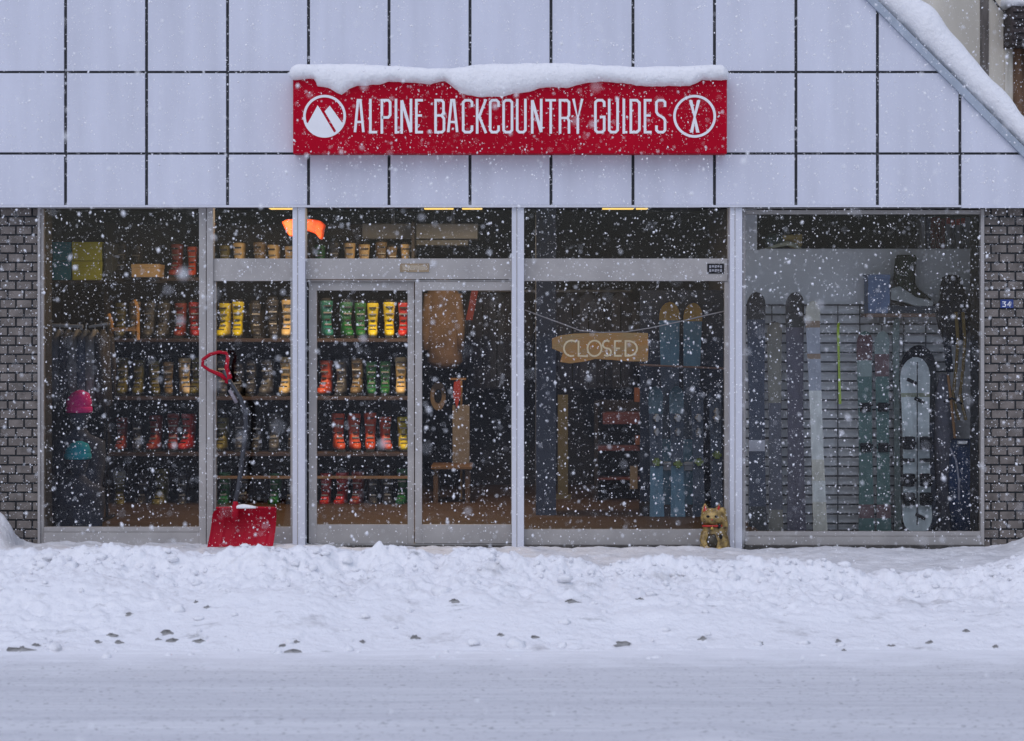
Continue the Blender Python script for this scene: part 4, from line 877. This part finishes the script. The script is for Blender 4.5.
# things in the slot on top
t = thing('felt_hat', P(782, 250, 1.5), 'green and tan trapper hat lying on top of the partition', 'hat')
c = P(775, 248, 1.45)
MB().ell((c[0], c[1], c[2] + .05), (.11, .09, .07), 16, 8).build('crown', mat('mottled green felt', (.05, .08, .07), .9, var=.8, scale=18), t, smooth=True)
MB().prism([(X(x, 1.4), Z(y, 1.4)) for x, y in ((782, 235), (802, 234), (802, 245), (798, 251), (788, 246), (782, 243))], 1.38, 1.44).build('ear_flap', mat('tan felt', (.35, .25, .08), .9, var=.4, scale=20), t, bevel=.01)
MB().tube([P(762, 250, 1.36), P(776, 246, 1.36), P(787, 243, 1.35), P(794, 245, 1.35), P(804, 251, 1.36)], [.006, .014, .02, .018, .006], 8).build('cord_trim', mat('pale fur', (.45, .45, .32), .9), t, smooth=True)
bc = [('grey white', (.35, .35, .36)), ('dark blue', (.04, .05, .10)), ('dark red', (.14, .015, .02)), ('dark red', (.16, .012, .02)), ('dark red', (.12, .015, .02)), ('pale grey', (.3, .31, .34)), ('slate', (.1, .11, .14)), ('pale grey', (.28, .3, .33)), ('slate', (.1, .1, .13)), ('pale grey', (.3, .3, .32))]
for k in range(10):
    x0 = 921 + k * 5.0
    t = thing('upright_folder', P(x0 + 2, 250, 1.6), '%s binder standing upright on the partition, %s from left' % (bc[k][0], (ORD + ['tenth'])[k]), 'binder', 'binders standing on the partition')
    m_ = mat('binder ' + bc[k][0], bc[k][1], .6)
    tp = 216 + R.uniform(0, 3)
    MB().box(X(x0, 1.55), X(x0 + 4.4, 1.55), 1.55, 1.75, Z(250, YP) + .011, Z(tp, 1.55)).build('spine', m_, t, bevel=.003)
    if k in (5, 6, 7, 8): MB().box(X(x0 + .4, 1.545), X(x0 + 4, 1.545), 1.546, 1.5495, Z(tp + 7, 1.55), Z(tp + 1, 1.55)).build('spine_label', mat('red spine label', (.5, .04, .03)), t)
# ------------------------------------------------------------------ centre window skis and shelves
g2 = 'blue skis on the rack behind the centre window'
bl = colm('steel blue ski', (.09, .21, .30)); mus = colm('mustard tip', (.5, .28, .04)); dk = colm('midnight ski', (.03, .045, .08)); bl2 = colm('teal grey ski', (.08, .15, .19)); tanm = colm('faded tan tip', (.25, .2, .15))
rk = thing('ski_rack', P(690, 530, 2.0), 'dark ski rack with a thin brown rail behind the centre window', 'ski rack')
MB().tube([P(640, 365, 1.95), P(735, 369, 1.95)], .008, 6).build('rail', mat('brown rail', (.22, .13, .1)), rk)
MB().box(X(640, 2.3), X(742, 2.3), 2.3, 2.34, .08, Z(290, 2.3)).build('back_board', mat('navy back board', (.035, .045, .075), .7), rk)
MB().box(X(642, 1.9), X(742, 1.9), 1.8, 2.3, .08, .16).build('base', M['dark'], rk)
wb = mat('white binding', (.5, .52, .56), .4); lb_ = mat('lime binding', (.17, .24, .04), .4)
for px, yt, w, tipm, lab in ((671, 302, 21, mus, 'steel blue ski with mustard tip, left one of the pair on the rack'), (689, 303, 19, mus, 'steel blue ski with mustard tip, right one of the pair on the rack')):
    ski(px, yt, 518, w, 1.98, [bl, tipm, dk], ((.36, 0), (.70, 2), (.88, 0), (1, 1)), lab, grp=g2, bind=(.24,), lean=.2, bmat=wb, lean_px=0 if px < 680 else 6)
for px, lab, yb in ((657, 'first', 462), (678, 'second', 464), (699, 'third', 462), (717, 'fourth', 455)):
    t = ski(px, 386, 522, 15 if px < 690 else 13, 1.75, [bl2 if px < 690 else dk, dk, bl], ((.42, 0 if px > 690 else 2), (.8, 1), (1, 0)), 'short dark blue touring ski with lime heel piece, %s from left of the front row' % lab, grp=g2, lean=.2)
    for yy2, m_, hw in ((418, wb, .025), (432 if px < 700 else 412, wb, .018), (yb, lb_, .035)):
        c = P(px, yy2, 1.78); bb = MB().box(c[0] - hw, c[0] + hw, c[1] - .03, c[1] + .1, c[2] - .012, c[2] + .012); bb.box(c[0] - hw * .5, c[0] + hw * .5, c[1] - .04, c[1] + .08, c[2] - .03, c[2] + .03); bb.build('binding', m_, t, bevel=.004)
# wooden post, red shelf, tag
o = MB().box(X(558, 3.6), X(568, 3.6), 3.6, 3.68, .08, Z(395, 3.6)).box(X(555, 3.6), X(571, 3.6), 3.58, 3.70, .08, .12).build('wooden_post', mat('yellow brown wood', (.13, .11, .055), .7), loc=P(563, 530, 3.6)); tag(o, 'slim yellow brown wooden post on the shop floor below the CLOSED sign', 'post')
o = MB().box(X(536, 1.9), X(556, 1.9), 1.9, 2.3, .08, 2.739).build('pillar', mat('blue grey pillar', (.07, .08, .11), .8), loc=P(546, 530, 1.9)); tag(o, 'blue grey square pillar behind the left side of centre window', 'pillar')
sf = thing('low_cabinet', P(622, 520, 3.4), 'dark cabinet with reddish shelves between wooden post and ski rack', 'cabinet')
MB().box(X(598, 3.7), X(650, 3.7), 3.75, 3.78, .08, Z(400, 3.7)).build('back_panel', M['dark'], sf)
rdw = mat('reddish wood', (.16, .05, .055), .6)
for y, h in ((413, 16), (446, 7), (478, 3)): MB().box(X(603 if y == 413 else 598, 3.4), X(648, 3.4), 3.4, 3.74, Z(y + h * .7, 3.4), Z(y, 3.4)).build('shelf', rdw, sf, bevel=.003)
for xx in (597, 649): MB().box(X(xx, 3.4) - .012, X(xx, 3.4) + .012, 3.41, 3.74, .08, Z(402, 3.4)).build('side_panel', M['dark'], sf)
t = thing('paper_tag', P(634, 490, 3.3), 'beige paper card hanging in front of the reddish cabinet', 'card')
MB().box(X(630, 3.3), X(637.5, 3.3), 3.3, 3.305, Z(489, 3.3), Z(466, 3.3)).build('card', mat('beige card', (.3, .24, .17), .8), t)
MB().tube([P(633.7, 466, 3.302), P(633.7, 452, 3.38)], .002, 5).build('string', M['black'], t)
for k, (px, col_, nm_) in enumerate([(483, (.05, .055, .09), 'navy'), (497, (.07, .08, .11), 'slate'), (511, (.035, .035, .05), 'black'), (572, (.05, .06, .10), 'dark blue'), (588, (.08, .09, .13), 'blue grey'), (604, (.045, .05, .075), 'dark slate'), (620, (.07, .075, .10), 'charcoal')]):
    c = P(px, 296, 4.6); t = thing('hanging_jacket', c, '%s jacket hanging on the back wall %s' % (nm_, 'seen through the right sliding door' if px < 520 else 'above the CLOSED sign'), 'jacket', 'jackets hanging on the back wall')
    mj = mat(nm_ + ' jacket shell', col_, .8, var=.3, scale=6, bump=.6, bscale=14)
    MB().ring_z([(c[2] + .03, c[0], c[1], .03, .03), (c[2], c[0], c[1], .06, .05), (c[2] - .06, c[0], c[1], .15, .08), (c[2] - .35, c[0], c[1], .14, .10), (c[2] - .85, c[0], c[1], .16, .11), (c[2] - .88, c[0], c[1], .12, .08)], 14).build('body', mj, t, smooth=True)
    for s_ in (-1, 1): MB().tube([(c[0] + s_ * .12, c[1], c[2] - .06), (c[0] + s_ * .17, c[1] - .04, c[2] - .35), (c[0] + s_ * .17, c[1] - .06, c[2] - .68)], [.05, .045, .035], 8).build('sleeve', mj, t, smooth=True)
    MB().box(c[0] - .004, c[0] + .004, c[1] - .115, c[1] - .09, c[2] - .84, c[2] - .08).build('zip', M['black'], t)
t = thing('coat_rail', P(550, 290, 4.6), 'long thin steel rail carrying the jackets on the back wall', 'rail')
MB().tube([P(474, 291, 4.6), P(632, 291, 4.6)], .012, 8).build('bar', M['steel'], t)
for px in (478, 628): MB().tube([P(px, 291, 4.6), (X(px, 4.6), 5.4, Z(291, 4.6))], .01, 6).build('bracket', M['steel'], t)
for px, py, lab in ((652, 444, 'small orange box on the reddish cabinet middle shelf'), (651, 378, 'small orange box on top of the reddish cabinet')):
    t = thing('orange_box', P(px - 8, py, 3.36), lab, 'box', 'small orange boxes')
    MB().box(X(px - 16, 3.36), X(px - 3, 3.36), 3.36, 3.5, Z(py + 1 if py > 400 else 402, 3.36), Z(py - 8 if py > 400 else 388, 3.36)).build('carton', mat('dull orange card', (.28, .11, .06), .7), t, bevel=.003)
# ------------------------------------------------------------------ falling snow
rng = np.random.default_rng(5)
NF = 260000
cx_ = rng.uniform(-5.6, 5.6, NF); cy_ = rng.uniform(-13.3, -0.16, NF); cz_ = rng.uniform(0.05, 5.4, NF)
keep = rng.uniform(0, 1, NF) < np.clip((cy_ + 14.5) / 12, .22, 1) ** 1.3
keep &= ~((cz_ < 0.5) & (cy_ < -2.5))
keep &= ~((np.abs(cx_) < 1.7) & (cy_ < -YS) & (cy_ > -.4) & (cz_ > 2.8) & (cz_ < 3.6))
cx_, cy_, cz_ = cx_[keep], cy_[keep], cz_[keep]; NF = len(cx_)
sz_ = np.clip(rng.lognormal(math.log(0.0018), 0.58, NF), .0010, .0070)
octa = np.array([(1, 0, 0), (-1, 0, 0), (0, 1, 0), (0, -1, 0), (0, 0, 1), (0, 0, -1)], float)
of = np.array([(0, 2, 4), (2, 1, 4), (1, 3, 4), (3, 0, 4), (2, 0, 5), (1, 2, 5), (3, 1, 5), (0, 3, 5)])
V = octa[None] * rng.uniform(.55, 1.35, (NF, 6, 1)) * sz_[:, None, None]
V[:, :, 2] *= rng.uniform(.8, 1.7, NF)[:, None]
a = rng.uniform(-.8, .8, NF); ca, sa = np.cos(a)[:, None], np.sin(a)[:, None]
x_ = V[:, :, 0] * ca - V[:, :, 2] * sa; z_ = V[:, :, 0] * sa + V[:, :, 2] * ca
V[:, :, 0], V[:, :, 2] = x_, z_
V += np.stack([cx_, cy_, cz_], 1)[:, None]
Fc = (of[None] + (np.arange(NF) * 6)[:, None, None]).reshape(-1, 3)
me = bpy.data.meshes.new('falling_snow'); V = V.reshape(-1, 3)
me.vertices.add(len(V)); me.vertices.foreach_set('co', V.ravel())
me.loops.add(Fc.size); me.loops.foreach_set('vertex_index', Fc.ravel().astype(np.int32))
me.polygons.add(len(Fc)); me.polygons.foreach_set('loop_start', np.arange(0, Fc.size, 3, dtype=np.int32)); me.polygons.foreach_set('use_smooth', np.ones(len(Fc), bool))
me.update(); me.materials.append(M['flake'])
o = bpy.data.objects.new('falling_snow', me); C.objects.link(o); tag(o, 'white snowflakes falling in front of the shop', kind='stuff')
# ------------------------------------------------------------------ light, camera
w = bpy.data.worlds.new('World'); SC.world = w; w.use_nodes = True
N = w.node_tree.nodes; L = w.node_tree.links; bg = N['Background']
sk = N.new('ShaderNodeTexSky'); sk.sky_type = 'NISHITA'; sk.sun_disc = False
EL, AZ = math.radians(52), math.radians(200)
sk.sun_elevation = EL; sk.sun_rotation = AZ; sk.air_density = 1.2; sk.dust_density = 1.0
hs = N.new('ShaderNodeHueSaturation'); hs.inputs['Saturation'].default_value = 0.95
L.new(sk.outputs[0], hs.inputs['Color']); mxw = N.new('ShaderNodeMix'); mxw.data_type = 'RGBA'; mxw.inputs[0].default_value = 0.6; mxw.inputs[7].default_value = (2.62, 2.98, 4.15, 1)   # even cloud cover over the blue sky
L.new(hs.outputs[0], mxw.inputs[6]); L.new(mxw.outputs[2], bg.inputs['Color']); bg.inputs['Strength'].default_value = 0.105
sl = bpy.data.lights.new('sun', 'SUN'); sl.energy = 0.6; sl.angle = math.radians(60); sl.color = (1, .94, .97)
so = bpy.data.objects.new('sun', sl); C.objects.link(so)
dv = Vector((math.sin(AZ) * math.cos(EL), math.cos(AZ) * math.cos(EL), math.sin(EL)))
so.rotation_euler = dv.to_track_quat('Z', 'Y').to_euler(); so.location = (0, -10, 12)
cam = bpy.data.cameras.new('camera'); co = bpy.data.objects.new('camera', cam); C.objects.link(co); SC.camera = co
co.location = (0, -16, CAMH); co.rotation_euler = (math.radians(90), 0, 0)
cam.sensor_fit = 'HORIZONTAL'; cam.sensor_width = 36; cam.lens = 36 * F / 1024; cam.shift_y = -(370.5 - HY) / 1024; cam.clip_end = 1500
cam.dof.use_dof = True; cam.dof.focus_distance = 16.1; cam.dof.aperture_fstop = 3.5
for ob in list(SC.objects):
    if '_w' in ob: del ob['_w']
SC.view_settings.view_transform = 'Standard'; SC.view_settings.look = 'None'; SC.view_settings.gamma = 1; SC.view_settings.exposure = 0.64
SC.render.engine = 'CYCLES'; SC.cycles.use_denoising = True; SC.cycles.max_bounces = 8; SC.cycles.transparent_max_bounces = 16
SC.cycles.caustics_reflective = False; SC.cycles.caustics_refractive = False; SC.cycles.sample_clamp_indirect = 4
